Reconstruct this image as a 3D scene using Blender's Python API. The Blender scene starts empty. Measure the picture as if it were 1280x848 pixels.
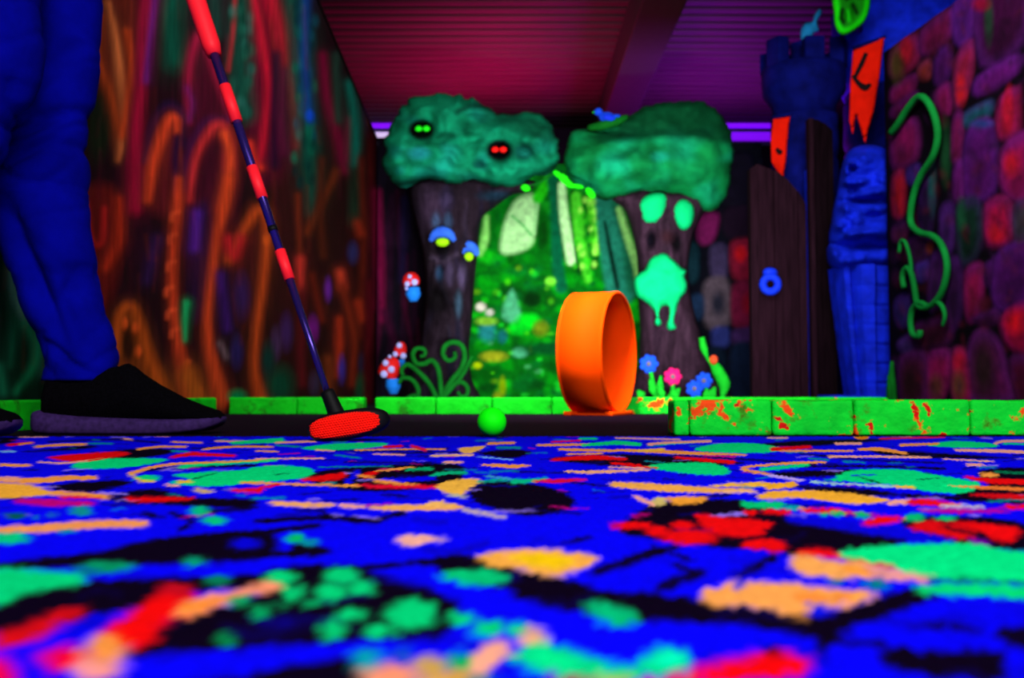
import bpy, bmesh, math, random
import numpy as np
from mathutils import Vector, Matrix, noise
from mathutils.geometry import delaunay_2d_cdt

random.seed(7); RNG = np.random.default_rng(7)
SC = bpy.context.scene
COL = SC.collection

# ------------------------------------------------------------------ camera maths
F = 1280 * 35 / 36
PITCH = math.atan(69 / F)
CAM = Vector((0, 0, 0.063))
FW = Vector((0, math.cos(PITCH), math.sin(PITCH)))
UP = Vector((0, -math.sin(PITCH), math.cos(PITCH)))

def ray(px, py):
    return Vector(((px - 640) / F, 0, 0)) + UP * (-(py - 424) / F) + FW

def at(px, py, Y):
    d = ray(px, py)
    return CAM + d * (Y / d.y)

def on_plane(px, py, p0, n):
    d = ray(px, py)
    return CAM + d * ((p0 - CAM).dot(n) / d.dot(n))

def project(W):
    W = np.asarray(W, float) - np.array(CAM)
    z = W @ np.array(FW)
    zz = np.where(z > 1e-3, z, 1e-3)
    return 640 + F * W[:, 0] / zz, 424 - F * (W @ np.array(UP)) / zz, z

def lin(c):
    c = np.asarray(c, float) / 255
    return np.where(c <= 0.04045, c / 12.92, ((c + 0.055) / 1.055) ** 2.4)

# ------------------------------------------------------------------ painting
class Canvas:
    """paint of a surface: one colour per vertex of its mesh"""
    def __init__(s, x, y, base):
        s.x, s.y = np.asarray(x, float), np.asarray(y, float)
        s.c = np.tile(lin(base), (len(s.x), 1))
        s.h = np.zeros(len(s.x))
        s.mask = None
    def _sel(s, x0, x1, y0, y1, m):
        k = (s.x > x0 - m) & (s.x < x1 + m) & (s.y > y0 - m) & (s.y < y1 + m)
        if s.mask is not None: k &= s.mask
        return np.nonzero(k)[0]
    def _mix(s, i, a, col):
        a = a[:, None]
        s.c[i] = s.c[i] * (1 - a) + lin(col) * a
    def S(s, pts, w, col, soft=1.5, a=1.0):
        pts = np.asarray(pts, float)
        if len(pts) > 2: pts = smooth_line(pts)
        ws = np.interp(np.linspace(0, 1, len(pts)), np.linspace(0, 1, len(w)), w) if isinstance(w, (list, tuple)) else np.full(len(pts), float(w))
        i = s._sel(pts[:, 0].min(), pts[:, 0].max(), pts[:, 1].min(), pts[:, 1].max(), ws.max() + soft)
        if not len(i): return
        x, y = s.x[i], s.y[i]
        best = np.full(len(i), -1e9)
        for (ax, ay), (bx, by), wa, wb in zip(pts[:-1], pts[1:], ws[:-1], ws[1:]):
            L = (bx - ax) ** 2 + (by - ay) ** 2 + 1e-9
            t = np.clip(((x - ax) * (bx - ax) + (y - ay) * (by - ay)) / L, 0, 1)
            d = np.hypot(x - ax - t * (bx - ax), y - ay - t * (by - ay))
            best = np.maximum(best, (wa + t * (wb - wa)) / 2 - d)
        s._mix(i, np.clip(0.5 + best / soft, 0, 1) * a, col)
    def E(s, cx, cy, rx, ry, col, rot=0, soft=0.25, a=1.0):
        m = max(rx, ry) * 1.6
        i = s._sel(cx, cx, cy, cy, m)
        if not len(i): return
        c, n = math.cos(math.radians(rot)), math.sin(math.radians(rot))
        dx, dy = s.x[i] - cx, s.y[i] - cy
        r = np.hypot((dx * c + dy * n) / rx, (-dx * n + dy * c) / ry)
        s._mix(i, np.clip(0.5 + (1 - r) / soft, 0, 1) * a, col)
    def sd(s, pts, i):
        x, y = s.x[i], s.y[i]
        ins = np.zeros(len(i), bool); d = np.full(len(i), 1e9)
        for (ax, ay), (bx, by) in zip(pts, np.roll(pts, -1, 0)):
            L = (bx - ax) ** 2 + (by - ay) ** 2 + 1e-9
            t = np.clip(((x - ax) * (bx - ax) + (y - ay) * (by - ay)) / L, 0, 1)
            d = np.minimum(d, np.hypot(x - ax - t * (bx - ax), y - ay - t * (by - ay)))
            cr = (ay > y) != (by > y)
            ins ^= cr & (x < (bx - ax) * (y - ay) / (by - ay + 1e-12) + ax)
        return np.where(ins, d, -d)
    def P(s, pts, col, soft=1.5, a=1.0, rnd=True, h=0, grow=0):
        pts = np.asarray(pts, float)
        if rnd: pts = smooth_line(np.vstack([pts, pts[:1]]), closed=True)
        i = s._sel(pts[:, 0].min(), pts[:, 0].max(), pts[:, 1].min(), pts[:, 1].max(), soft + grow)
        if not len(i): return
        k = np.clip(0.5 + (s.sd(pts, i) + grow) / soft, 0, 1)
        s._mix(i, k * a, col)
        if h: s.h[i] = np.maximum(s.h[i], k * h)

def smooth_line(pts, closed=False, n=4):
    pts = np.asarray(pts, float)
    if closed:
        q = pts[:-1]; P = [q[-1]] + list(q) + [q[0], q[1]]
    else:
        P = [2 * pts[0] - pts[1]] + list(pts) + [2 * pts[-1] - pts[-2]]
    out = []
    for k in range(1, len(P) - 2):
        p0, p1, p2, p3 = P[k - 1], P[k], P[k + 1], P[k + 2]
        for t in np.arange(n) / n:
            out.append(0.5 * (2 * p1 + (p2 - p0) * t + (2 * p0 - 5 * p1 + 4 * p2 - p3) * t ** 2 + (3 * p1 - p0 - 3 * p2 + p3) * t ** 3))
    if not closed: out.append(pts[-1])
    return np.array(out)

# ------------------------------------------------------------------ materials
def mat(name, col, rough=0.7, spec=0.15, var=0.15, scale=25, bump=0.0, bscale=60, chips=None, stretch=None, metal=0.0, coat=0.0, em=None, attr=False, var_col=None):
    m = bpy.data.materials.new(name); m.use_nodes = True
    nt = m.node_tree; N, L = nt.nodes, nt.links
    b = N['Principled BSDF']
    b.inputs['Roughness'].default_value = rough
    b.inputs['Specular IOR Level'].default_value = spec
    b.inputs['Metallic'].default_value = metal
    b.inputs['Coat Weight'].default_value = coat
    tc = N.new('ShaderNodeTexCoord'); oi = N.new('ShaderNodeObjectInfo')
    mul = N.new('ShaderNodeMath'); mul.operation = 'MULTIPLY'; mul.inputs[1].default_value = 37.0
    L.new(oi.outputs['Random'], mul.inputs[0])
    add = N.new('ShaderNodeVectorMath'); add.operation = 'ADD'
    L.new(tc.outputs['Object'], add.inputs[0]); L.new(mul.outputs[0], add.inputs[1])
    vec = add.outputs[0]
    if stretch:
        mp = N.new('ShaderNodeMapping'); mp.inputs['Scale'].default_value = stretch
        L.new(vec, mp.inputs[0]); vec = mp.outputs[0]
    nz = N.new('ShaderNodeTexNoise'); nz.inputs['Scale'].default_value = scale; nz.inputs['Detail'].default_value = 4
    L.new(vec, nz.inputs['Vector'])
    if attr:
        at_ = N.new('ShaderNodeAttribute'); at_.attribute_name = 'Col'; base = at_.outputs['Color']
    else:
        rgb = N.new('ShaderNodeRGB'); rgb.outputs[0].default_value = (*lin(col), 1); base = rgb.outputs[0]
    mr = N.new('ShaderNodeMapRange'); mr.inputs['From Min'].default_value = 0.3; mr.inputs['From Max'].default_value = 0.7
    mr.inputs['To Min'].default_value = 1 - var; mr.inputs['To Max'].default_value = 1 + var * 0.6
    L.new(nz.outputs['Fac'], mr.inputs['Value'])
    vm = N.new('ShaderNodeVectorMath'); vm.operation = 'SCALE'
    L.new(base, vm.inputs[0]); L.new(mr.outputs[0], vm.inputs['Scale'])
    out = vm.outputs[0]
    if var_col is not None:
        mx = N.new('ShaderNodeMix'); mx.data_type = 'RGBA'
        L.new(out, mx.inputs['A']); mx.inputs['B'].default_value = (*lin(var_col), 1)
        r2 = N.new('ShaderNodeMapRange'); r2.inputs['From Min'].default_value = 0.42; r2.inputs['From Max'].default_value = 0.62
        L.new(nz.outputs['Fac'], r2.inputs['Value']); L.new(r2.outputs[0], mx.inputs['Factor'])
        out = mx.outputs['Result']
    if chips:
        for (ccol, csc, thr, wid) in chips:
            n2 = N.new('ShaderNodeTexNoise'); n2.inputs['Scale'].default_value = csc; n2.inputs['Detail'].default_value = 5; n2.inputs['Roughness'].default_value = 0.6
            L.new(vec, n2.inputs['Vector'])
            r2 = N.new('ShaderNodeMapRange'); r2.inputs['From Min'].default_value = thr; r2.inputs['From Max'].default_value = thr + wid
            L.new(n2.outputs['Fac'], r2.inputs['Value'])
            mx = N.new('ShaderNodeMix'); mx.data_type = 'RGBA'
            L.new(r2.outputs[0], mx.inputs['Factor']); L.new(out, mx.inputs['A']); mx.inputs['B'].default_value = (*lin(ccol), 1)
            out = mx.outputs['Result']
    L.new(out, b.inputs['Base Color'])
    if bump:
        n3 = N.new('ShaderNodeTexNoise'); n3.inputs['Scale'].default_value = bscale; n3.inputs['Detail'].default_value = 3
        L.new(vec, n3.inputs['Vector'])
        bp = N.new('ShaderNodeBump'); bp.inputs['Strength'].default_value = bump; bp.inputs['Distance'].default_value = 0.01
        L.new(n3.outputs['Fac'], bp.inputs['Height']); L.new(bp.outputs[0], b.inputs['Normal'])
    if em:
        b.inputs['Emission Color'].default_value = (*lin(em[0]), 1); b.inputs['Emission Strength'].default_value = em[1]
    return m

# ------------------------------------------------------------------ mesh helpers
class MB:
    def __init__(s): s.v, s.f = [], []
    def add(s, v, f):
        o = len(s.v); s.v += [Vector(p) for p in v]; s.f += [tuple(i + o for i in q) for q in f]; return s
    def tube(s, pts, rad, seg=10, smooth=True, caps=True, flat=1.0):
        pts = [Vector(p) for p in pts]
        if smooth and len(pts) > 2:
            pts = [Vector(p) for p in smooth_line(np.array([list(p) for p in pts]))]
        n = len(pts)
        rs = np.interp(np.linspace(0, 1, n), np.linspace(0, 1, len(rad)), rad) if isinstance(rad, (list, tuple)) else [rad] * n
        v, f = [], []
        t0 = (pts[1] - pts[0]).normalized()
        ref = Vector((0, 1, 0)) if abs(t0.y) < 0.9 else Vector((1, 0, 0))
        u = (ref - t0 * ref.dot(t0)).normalized()
        for k in range(n):
            t = (pts[min(k + 1, n - 1)] - pts[max(k - 1, 0)]).normalized()
            u = (u - t * u.dot(t)).normalized(); w = t.cross(u)
            for j in range(seg):
                a = 2 * math.pi * j / seg
                v.append(pts[k] + u * (math.cos(a) * rs[k] * flat) + w * (math.sin(a) * rs[k]))
        for k in range(n - 1):
            for j in range(seg):
                a, b = k * seg + j, k * seg + (j + 1) % seg
                f.append((a, b, b + seg, a + seg))
        if caps:
            f.append(tuple(range(seg))[::-1]); f.append(tuple((n - 1) * seg + j for j in range(seg)))
        return s.add(v, f)
    def ball(s, c, r, rot=None, seg=16, ring=10, fn=None):
        c = Vector(c); r = (r, r, r) if isinstance(r, (int, float)) else r
        v, f = [], []
        for i in range(ring + 1):
            th = math.pi * i / ring
            for j in range(seg):
                ph = 2 * math.pi * j / seg
                p = Vector((r[0] * math.sin(th) * math.cos(ph), r[1] * math.sin(th) * math.sin(ph), r[2] * math.cos(th)))
                if fn: p = fn(p)
                if rot: p = rot @ p
                v.append(c + p)
        for i in range(ring):
            for j in range(seg):
                a, b = i * seg + j, i * seg + (j + 1) % seg
                f.append((a, a + seg, b + seg, b))
        return s.add(v, f)
    def lathe(s, c, prof, seg=24, fn=None):
        c = Vector(c); v, f = [], []
        for (r, z) in prof:
            for j in range(seg):
                a = 2 * math.pi * j / seg
                rr = r + (fn(a, z) if fn else 0)
                v.append(c + Vector((rr * math.cos(a), rr * math.sin(a), z)))
        for i in range(len(prof) - 1):
            for j in range(seg):
                a, b = i * seg + j, i * seg + (j + 1) % seg
                f.append((a, b, b + seg, a + seg))
        f.append(tuple(range(seg))[::-1]); f.append(tuple((len(prof) - 1) * seg + j for j in range(seg)))
        return s.add(v, f)
    def box(s, lo, hi, bev=0.0, cuts=0, fn=None, mtx=None, seg=2):
        bm = bmesh.new(); bmesh.ops.create_cube(bm, size=1)
        lo, hi = Vector(lo), Vector(hi)
        for q in bm.verts:
            q.co = Vector((lo[i] + (hi[i] - lo[i]) * (q.co[i] + 0.5) for i in range(3)))
        if cuts:
            bmesh.ops.subdivide_edges(bm, edges=bm.edges[:], cuts=cuts, use_grid_fill=True)
            if bev:
                for q in bm.verts:
                    for i in range(3): pass
        if bev and not cuts:
            bmesh.ops.bevel(bm, geom=bm.edges[:] + bm.verts[:], offset=bev, segments=seg, profile=0.6, affect='EDGES')
        if fn:
            for q in bm.verts: q.co = fn(q.co)
        if mtx:
            for q in bm.verts: q.co = mtx @ q.co
        bm.verts.index_update()
        v = [q.co.copy() for q in bm.verts]; f = [[q.index for q in p.verts] for p in bm.faces]
        bm.free(); return s.add(v, f)
    def build(s, name, m, parent=None, smooth=True, cols=None):
        me = bpy.data.meshes.new(name)
        me.from_pydata([tuple(p) for p in s.v], [], s.f)
        bm = bmesh.new(); bm.from_mesh(me); bmesh.ops.recalc_face_normals(bm, faces=bm.faces[:]); bm.to_mesh(me); bm.free()
        if cols is not None: set_cols(me, cols)
        me.materials.append(m)
        if smooth: me.polygons.foreach_set('use_smooth', [True] * len(me.polygons))
        return link(name, me, parent)

def set_cols(me, c):
    a = me.color_attributes.new('Col', 'FLOAT_COLOR', 'POINT')
    buf = np.ones((len(me.vertices), 4), np.float32); buf[:, :3] = c
    a.data.foreach_set('color', buf.ravel())

def link(name, me, parent=None):
    o = bpy.data.objects.new(name, me); COL.objects.link(o)
    if parent is not None:
        o.parent = parent
        top = parent
        while top.parent: top = top.parent
        # parts are modelled in world space: cancel the thing's own location
        o.matrix_parent_inverse = Matrix.Translation(-top.location) if parent is top else Matrix.Identity(4)
    return o

def tag(o, label=None, cat=None, group=None, kind=None):
    if label: o['label'] = label
    if cat: o['category'] = cat
    if group: o['group'] = group
    if kind: o['kind'] = kind
    return o

def thing(name, loc, label, cat, group=None):
    o = bpy.data.objects.new(name, None); COL.objects.link(o); o.location = loc; o.empty_display_size = 0.05
    return tag(o, label, cat, group)

def grid_mesh(name, pts, nr, nc, m, cols=None, parent=None, smooth=True, thick=None):
    """pts: (nr*nc,3) row major"""
    i = np.arange(nr * nc).reshape(nr, nc)
    q = np.stack([i[:-1, :-1], i[:-1, 1:], i[1:, 1:], i[1:, :-1]], -1).reshape(-1, 4)
    if thick is not None:
        n0 = nr * nc
        pts = np.vstack([pts, pts + np.asarray(thick, float)])
        rim = np.concatenate([i[0, :], i[1:, -1], i[-1, -2::-1], i[-2:0:-1, 0]])
        r2 = np.roll(rim, -1)
        q = np.vstack([q, (q + n0)[:, ::-1], np.stack([r2, rim, rim + n0, r2 + n0], -1)])
        if cols is not None: cols = np.vstack([cols, cols])
    me = bpy.data.meshes.new(name)
    me.vertices.add(len(pts)); me.vertices.foreach_set('co', np.asarray(pts, np.float32).ravel())
    me.loops.add(q.size); me.loops.foreach_set('vertex_index', q.astype(np.int32).ravel())
    me.polygons.add(len(q)); me.polygons.foreach_set('loop_start', np.arange(0, q.size, 4, dtype=np.int32))
    me.polygons.foreach_set('loop_total', np.full(len(q), 4, np.int32))
    me.update(calc_edges=True); me.validate()
    if smooth: me.polygons.foreach_set('use_smooth', [True] * len(me.polygons))
    if cols is not None: set_cols(me, cols)
    me.materials.append(m)
    return link(name, me, parent)

def puffy(name, outline, Y, m, parent=None, tf=0.1, tb=0.08, R=30, sp=5, amp=0.0, nsc=6.0, stretch=(1, 1, 1), ridge=0.0, rsc=30, bumps=(), paint=None, base=(128, 128, 128), rnd=True, ojit=0):
    """a rounded solid whose outline is the polygon (traced at depth Y)"""
    pts = np.asarray(outline, float)
    if rnd: pts = smooth_line(np.vstack([pts, pts[:1]]), closed=True)
    dense = []
    for a, b in zip(pts, np.roll(pts, -1, 0)):
        k = max(1, int(round(np.hypot(*(b - a)) / sp)))
        dense += [a + (b - a) * t / k for t in range(k)]
    dense = np.array(dense); nb = len(dense)
    if ojit:
        ce = dense.mean(0)
        for k_ in range(nb):
            q = dense[k_]; u_ = (q - ce) / np.hypot(*(q - ce))
            dense[k_] = q + u_ * ojit * (noise.noise(Vector((q[0] * .09, q[1] * .09, 3))) + .6 * noise.noise(Vector((q[0] * .22, q[1] * .22, 8))))
    x0, y0 = dense.min(0); x1, y1 = dense.max(0)
    gx, gy = np.meshgrid(np.arange(x0, x1 + sp, sp), np.arange(y0, y1 + sp, sp))
    gx[::2] += sp / 2
    cv = Canvas(gx.ravel(), gy.ravel(), (0, 0, 0))
    d = cv.sd(dense, np.arange(len(cv.x)))
    k = d > 0.55 * sp
    allp = [Vector((float(a), float(b))) for a, b in dense] + [Vector((float(a), float(b))) for a, b in zip(cv.x[k], cv.y[k])]
    edges = [(i, (i + 1) % nb) for i in range(nb)]
    V, _, T, _, _, _ = delaunay_2d_cdt(allp, edges, [list(range(nb))], 1, 1e-5)
    P = np.array([[p.x, p.y] for p in V])
    c2 = Canvas(P[:, 0], P[:, 1], base)
    d = np.maximum(c2.sd(dense, np.arange(len(P))), 0)
    d[d < 0.3 * sp] = 0
    t = np.clip(d / R, 0, 1); prof = np.sqrt(1 - (1 - t) ** 2)
    if paint: paint(c2)
    vf, vb, idx = [], [], {}
    front = []
    for j in range(len(P)):
        w = at(P[j, 0], P[j, 1], Y)
        q = Vector((w.x * stretch[0], w.y * stretch[1], w.z * stretch[2]))
        n1 = noise.noise(q * nsc) + 0.5 * noise.noise(q * nsc * 2.1 + Vector((5, 3, 1)))
        off = tf * prof[j] + amp * n1 * prof[j]
        if ridge:
            r1 = 1 - abs(noise.noise(Vector((w.x * rsc, 0, w.z * rsc * 0.16)) + Vector((noise.noise(w * 5), 0, 0)))) * 2
            off += ridge * r1 * prof[j]
        for (bx, by, brx, bry, bh) in bumps:
            rr = ((P[j, 0] - bx) / brx) ** 2 + ((P[j, 1] - by) / bry) ** 2
            if rr < 9: off += bh * math.exp(-rr) * min(1, prof[j] * 1.5)
        vf.append(at(P[j, 0], P[j, 1], Y - off))
        vb.append(w + Vector((0, tb * prof[j], 0)))
    n = len(P); map_b = {}
    mb = MB(); verts = list(vf); cols = list(c2.c)
    for j in range(n):
        if d[j] == 0: map_b[j] = j
        else: map_b[j] = len(verts); verts.append(vb[j]); cols.append(c2.c[j])
    faces = [tuple(f) for f in T] + [tuple(map_b[i] for i in reversed(f)) for f in T]
    faces = [f for f in faces if len(set(f)) == len(f)]
    seen = set(); ff = []
    for f in faces:
        kf = tuple(sorted(f))
        if kf in seen: continue
        seen.add(kf); ff.append(f)
    mb.add(verts, ff)
    return mb.build(name, m, parent, cols=np.array(cols))

# ------------------------------------------------------------------ palette
M = {}
M['carpet'] = mat('carpet_paint', None, rough=0.95, spec=0.02, var=0.12, scale=300, attr=True)
M['mural'] = mat('mural_paint', None, rough=0.8, spec=0.05, var=0.35, scale=40, attr=True, stretch=(1, 1, .25))
M['stone'] = mat('stone_mural_paint', None, rough=0.8, spec=0.05, var=0.3, scale=20, attr=True)
M['forest'] = mat('forest_print', None, rough=0.8, spec=0.03, var=0.3, scale=22, attr=True)
M['paint'] = mat('fluorescent_paint', None, rough=0.75, spec=0.05, var=0.2, scale=14, attr=True)
M['foliage'] = mat('foam_foliage', None, rough=0.9, spec=0.03, var=0.4, scale=9, attr=True, bump=0.5, bscale=25)
M['bark'] = mat('painted_bark', None, rough=0.85, spec=0.06, var=0.5, scale=12, attr=True, bump=0.5, bscale=40, stretch=(2, 2, .4))
M['mat'] = mat('black_felt', (17, 4, 19), rough=0.95, spec=0.03, var=0.5, scale=120, bump=0.3, bscale=300)
M['floor'] = mat('dark_floor', (16, 8, 20), rough=0.8, spec=0.1, var=0.4)
M['curb'] = mat('green_curb_paint', (5, 208, 42), rough=0.7, spec=0.08, var=0.22, scale=30, bump=0.35, bscale=70,
                chips=[((60, 120, 10), 26, .56, .1), ((235, 70, 10), 24, .585, .03), ((200, 10, 5), 30, .625, .03)])
M['curb_far'] = mat('green_curb_paint_clean', (5, 178, 18), rough=0.7, spec=0.08, var=0.2, scale=14, bump=0.3, bscale=50,
                chips=[((20, 110, 10), 18, .57, .1), ((190, 90, 10), 16, .68, .03)])
M['ball'] = mat('green_ball', (6, 255, 6), rough=0.6, spec=0.08, var=0.03)
M['loop'] = mat('orange_plastic', (255, 70, 0), rough=0.75, spec=0.03, var=0.05, scale=6)
M['black'] = mat('black_rubber', (5, 3, 7), rough=0.6, spec=0.15, var=0.4)
M['knit'] = mat('black_knit', (5, 4, 7), rough=0.95, spec=0.02, var=0.5, scale=250, bump=0.5, bscale=500)
M['sole'] = mat('purple_sole', (50, 28, 80), rough=0.8, spec=0.08, var=0.4, scale=120)
M['jeans'] = mat('blue_denim', (2, 4, 124), rough=0.95, spec=0.02, var=0.25, scale=18, bump=0.25, bscale=30)
M['shirt'] = mat('dark_shirt', (14, 12, 22), rough=0.9, spec=0.05)
M['skin'] = mat('skin', (190, 130, 110), rough=0.6, spec=0.2, var=0.08)
M['hair'] = mat('hair', (20, 12, 10), rough=0.7)
M['red_rubber'] = mat('red_rubber', (255, 22, 8), rough=0.6, spec=0.1, var=0.06)
M['red_tape'] = mat('red_tape', (255, 28, 42), rough=0.5, spec=0.15, var=0.06)
M['shaft'] = mat('dark_steel', (60, 40, 130), rough=0.25, spec=0.6, var=0.25, metal=0.75, scale=10)
M['ceil'] = mat('ceiling_boards', (58, 36, 46), rough=0.7, spec=0.1, var=0.2, scale=5, stretch=(.3, 3, 1))
M['beam'] = mat('beam_paint', (26, 30, 27), rough=0.8, var=0.2)
M['farwall'] = mat('dark_wall', (30, 14, 34), rough=0.9, spec=0.02, var=0.2)
M['blue'] = mat('blue_castle_paint', (10, 34, 200), rough=0.8, spec=0.06, var=0.4, scale=12, bump=0.4, bscale=30)
M['navy'] = mat('navy_castle_paint', (6, 12, 92), rough=0.85, spec=0.04, var=0.5, scale=10, bump=0.4, bscale=30)
M['red_cloth'] = mat('red_cloth', (225, 24, 6), rough=0.9, spec=0.03, var=0.15, scale=12)
M['ink'] = mat('black_ink', (18, 4, 8), rough=0.9, var=0.2)
M['plank'] = mat('dark_planks', (33, 14, 24), rough=0.9, spec=0.03, var=0.5, scale=10, stretch=(6, 6, .5), bump=0.4, bscale=20)
M['plank_dark'] = mat('black_planks', (16, 6, 11), rough=0.9, spec=0.02, var=0.5, scale=10, stretch=(6, 6, .5))
M['ring'] = mat('blue_ring_paint', (12, 50, 225), rough=0.6, spec=0.1, var=0.2)
M['teal'] = mat('teal_paint', (20, 130, 190), rough=0.8, var=0.2)
M['bird'] = mat('bluebird_paint', (12, 70, 225), rough=0.8, var=0.2)
M['mint'] = mat('mint_paint', (8, 205, 118), rough=0.8, spec=0.05, var=0.12, scale=10)
M['vine'] = mat('green_vine_paint', (8, 98, 24), rough=0.8, spec=0.05, var=0.3, scale=10)
M['vine_hi'] = mat('bright_vine_paint', (10, 118, 44), rough=0.8, spec=0.05, var=0.25, scale=10)
M['leaf'] = mat('leaf_paint', (24, 190, 40), rough=0.8, spec=0.05, var=0.2)
M['lime'] = mat('lime_leaf_paint', (30, 235, 15), rough=0.8, spec=0.05, var=0.15)
M['eye_green'] = mat('green_eye_paint', (25, 255, 20), rough=0.6, var=0.05)
M['eye_red'] = mat('red_eye_paint', (255, 16, 8), rough=0.6, var=0.05)
M['eye_yellow'] = mat('yellow_eye_paint', (150, 225, 0), rough=0.6, var=0.05)
M['lid'] = mat('blue_lid_paint', (45, 100, 225), rough=0.8, var=0.2)
M['cap_red'] = mat('mushroom_red', (200, 16, 14), rough=0.7, var=0.15)
M['spot'] = mat('mushroom_spots', (165, 170, 235), rough=0.8, var=0.1)
M['stem_blue'] = mat('mushroom_stem', (18, 120, 225), rough=0.8, var=0.15)
M['petal_blue'] = mat('petal_blue', (18, 80, 235), rough=0.8, var=0.15)
M['petal_pink'] = mat('petal_pink', (235, 20, 110), rough=0.8, var=0.15)
M['bud'] = mat('orange_bud', (235, 80, 40), rough=0.8, var=0.15)
M['centre'] = mat('flower_centre', (120, 110, 120), rough=0.8, var=0.2)
M['mask'] = mat('green_mask_paint', (14, 215, 10), rough=0.7, spec=0.05, var=0.15)
M['housing'] = mat('lamp_housing', (60, 55, 65), rough=0.6)
M['tube_violet'] = mat('violet_tube', (120, 20, 230), em=((120, 10, 235), 1.0))
M['tube_white'] = mat('white_tube', (230, 210, 240), em=((205, 180, 230), 0.9))

# ------------------------------------------------------------------ the setting
def slab(name, lo, hi, m, **k):
    return tag(MB().box(lo, hi).build(name, m, smooth=False), kind='structure')

slab('floor', (-3.2, -1.2, -0.12), (4.2, 9.4, -0.004), M['floor'])
slab('wall_side', (-3.1, -1.2, -.004), (-3.0, 9.2, 2.55), M['farwall'])
slab('wall_far', (-3.2, 9.2, -0.004), (4.2, 9.35, 2.7), M['farwall'])

# ceiling of narrow boards running across the room
ys = []; zs = []
y = -1.0
while y < 9.2:
    ys += [y, y + .006, y + .104, y + .110]; zs += [2.556, 2.55, 2.55, 2.556]; y += .13
pts = np.array([[x, a, b] for a, b in zip(ys, zs) for x in (-3.2, 4.2)])
o = grid_mesh('ceiling', pts, len(ys), 2, M['ceil'], smooth=False, thick=(0, 0, .12)); tag(o, kind='structure')
o = MB().box((.74, -1.0, 2.30), (1.0, 9.19, 2.549), .01).build('trim_1', M['beam'], smooth=False); tag(o, kind='structure')

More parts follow.
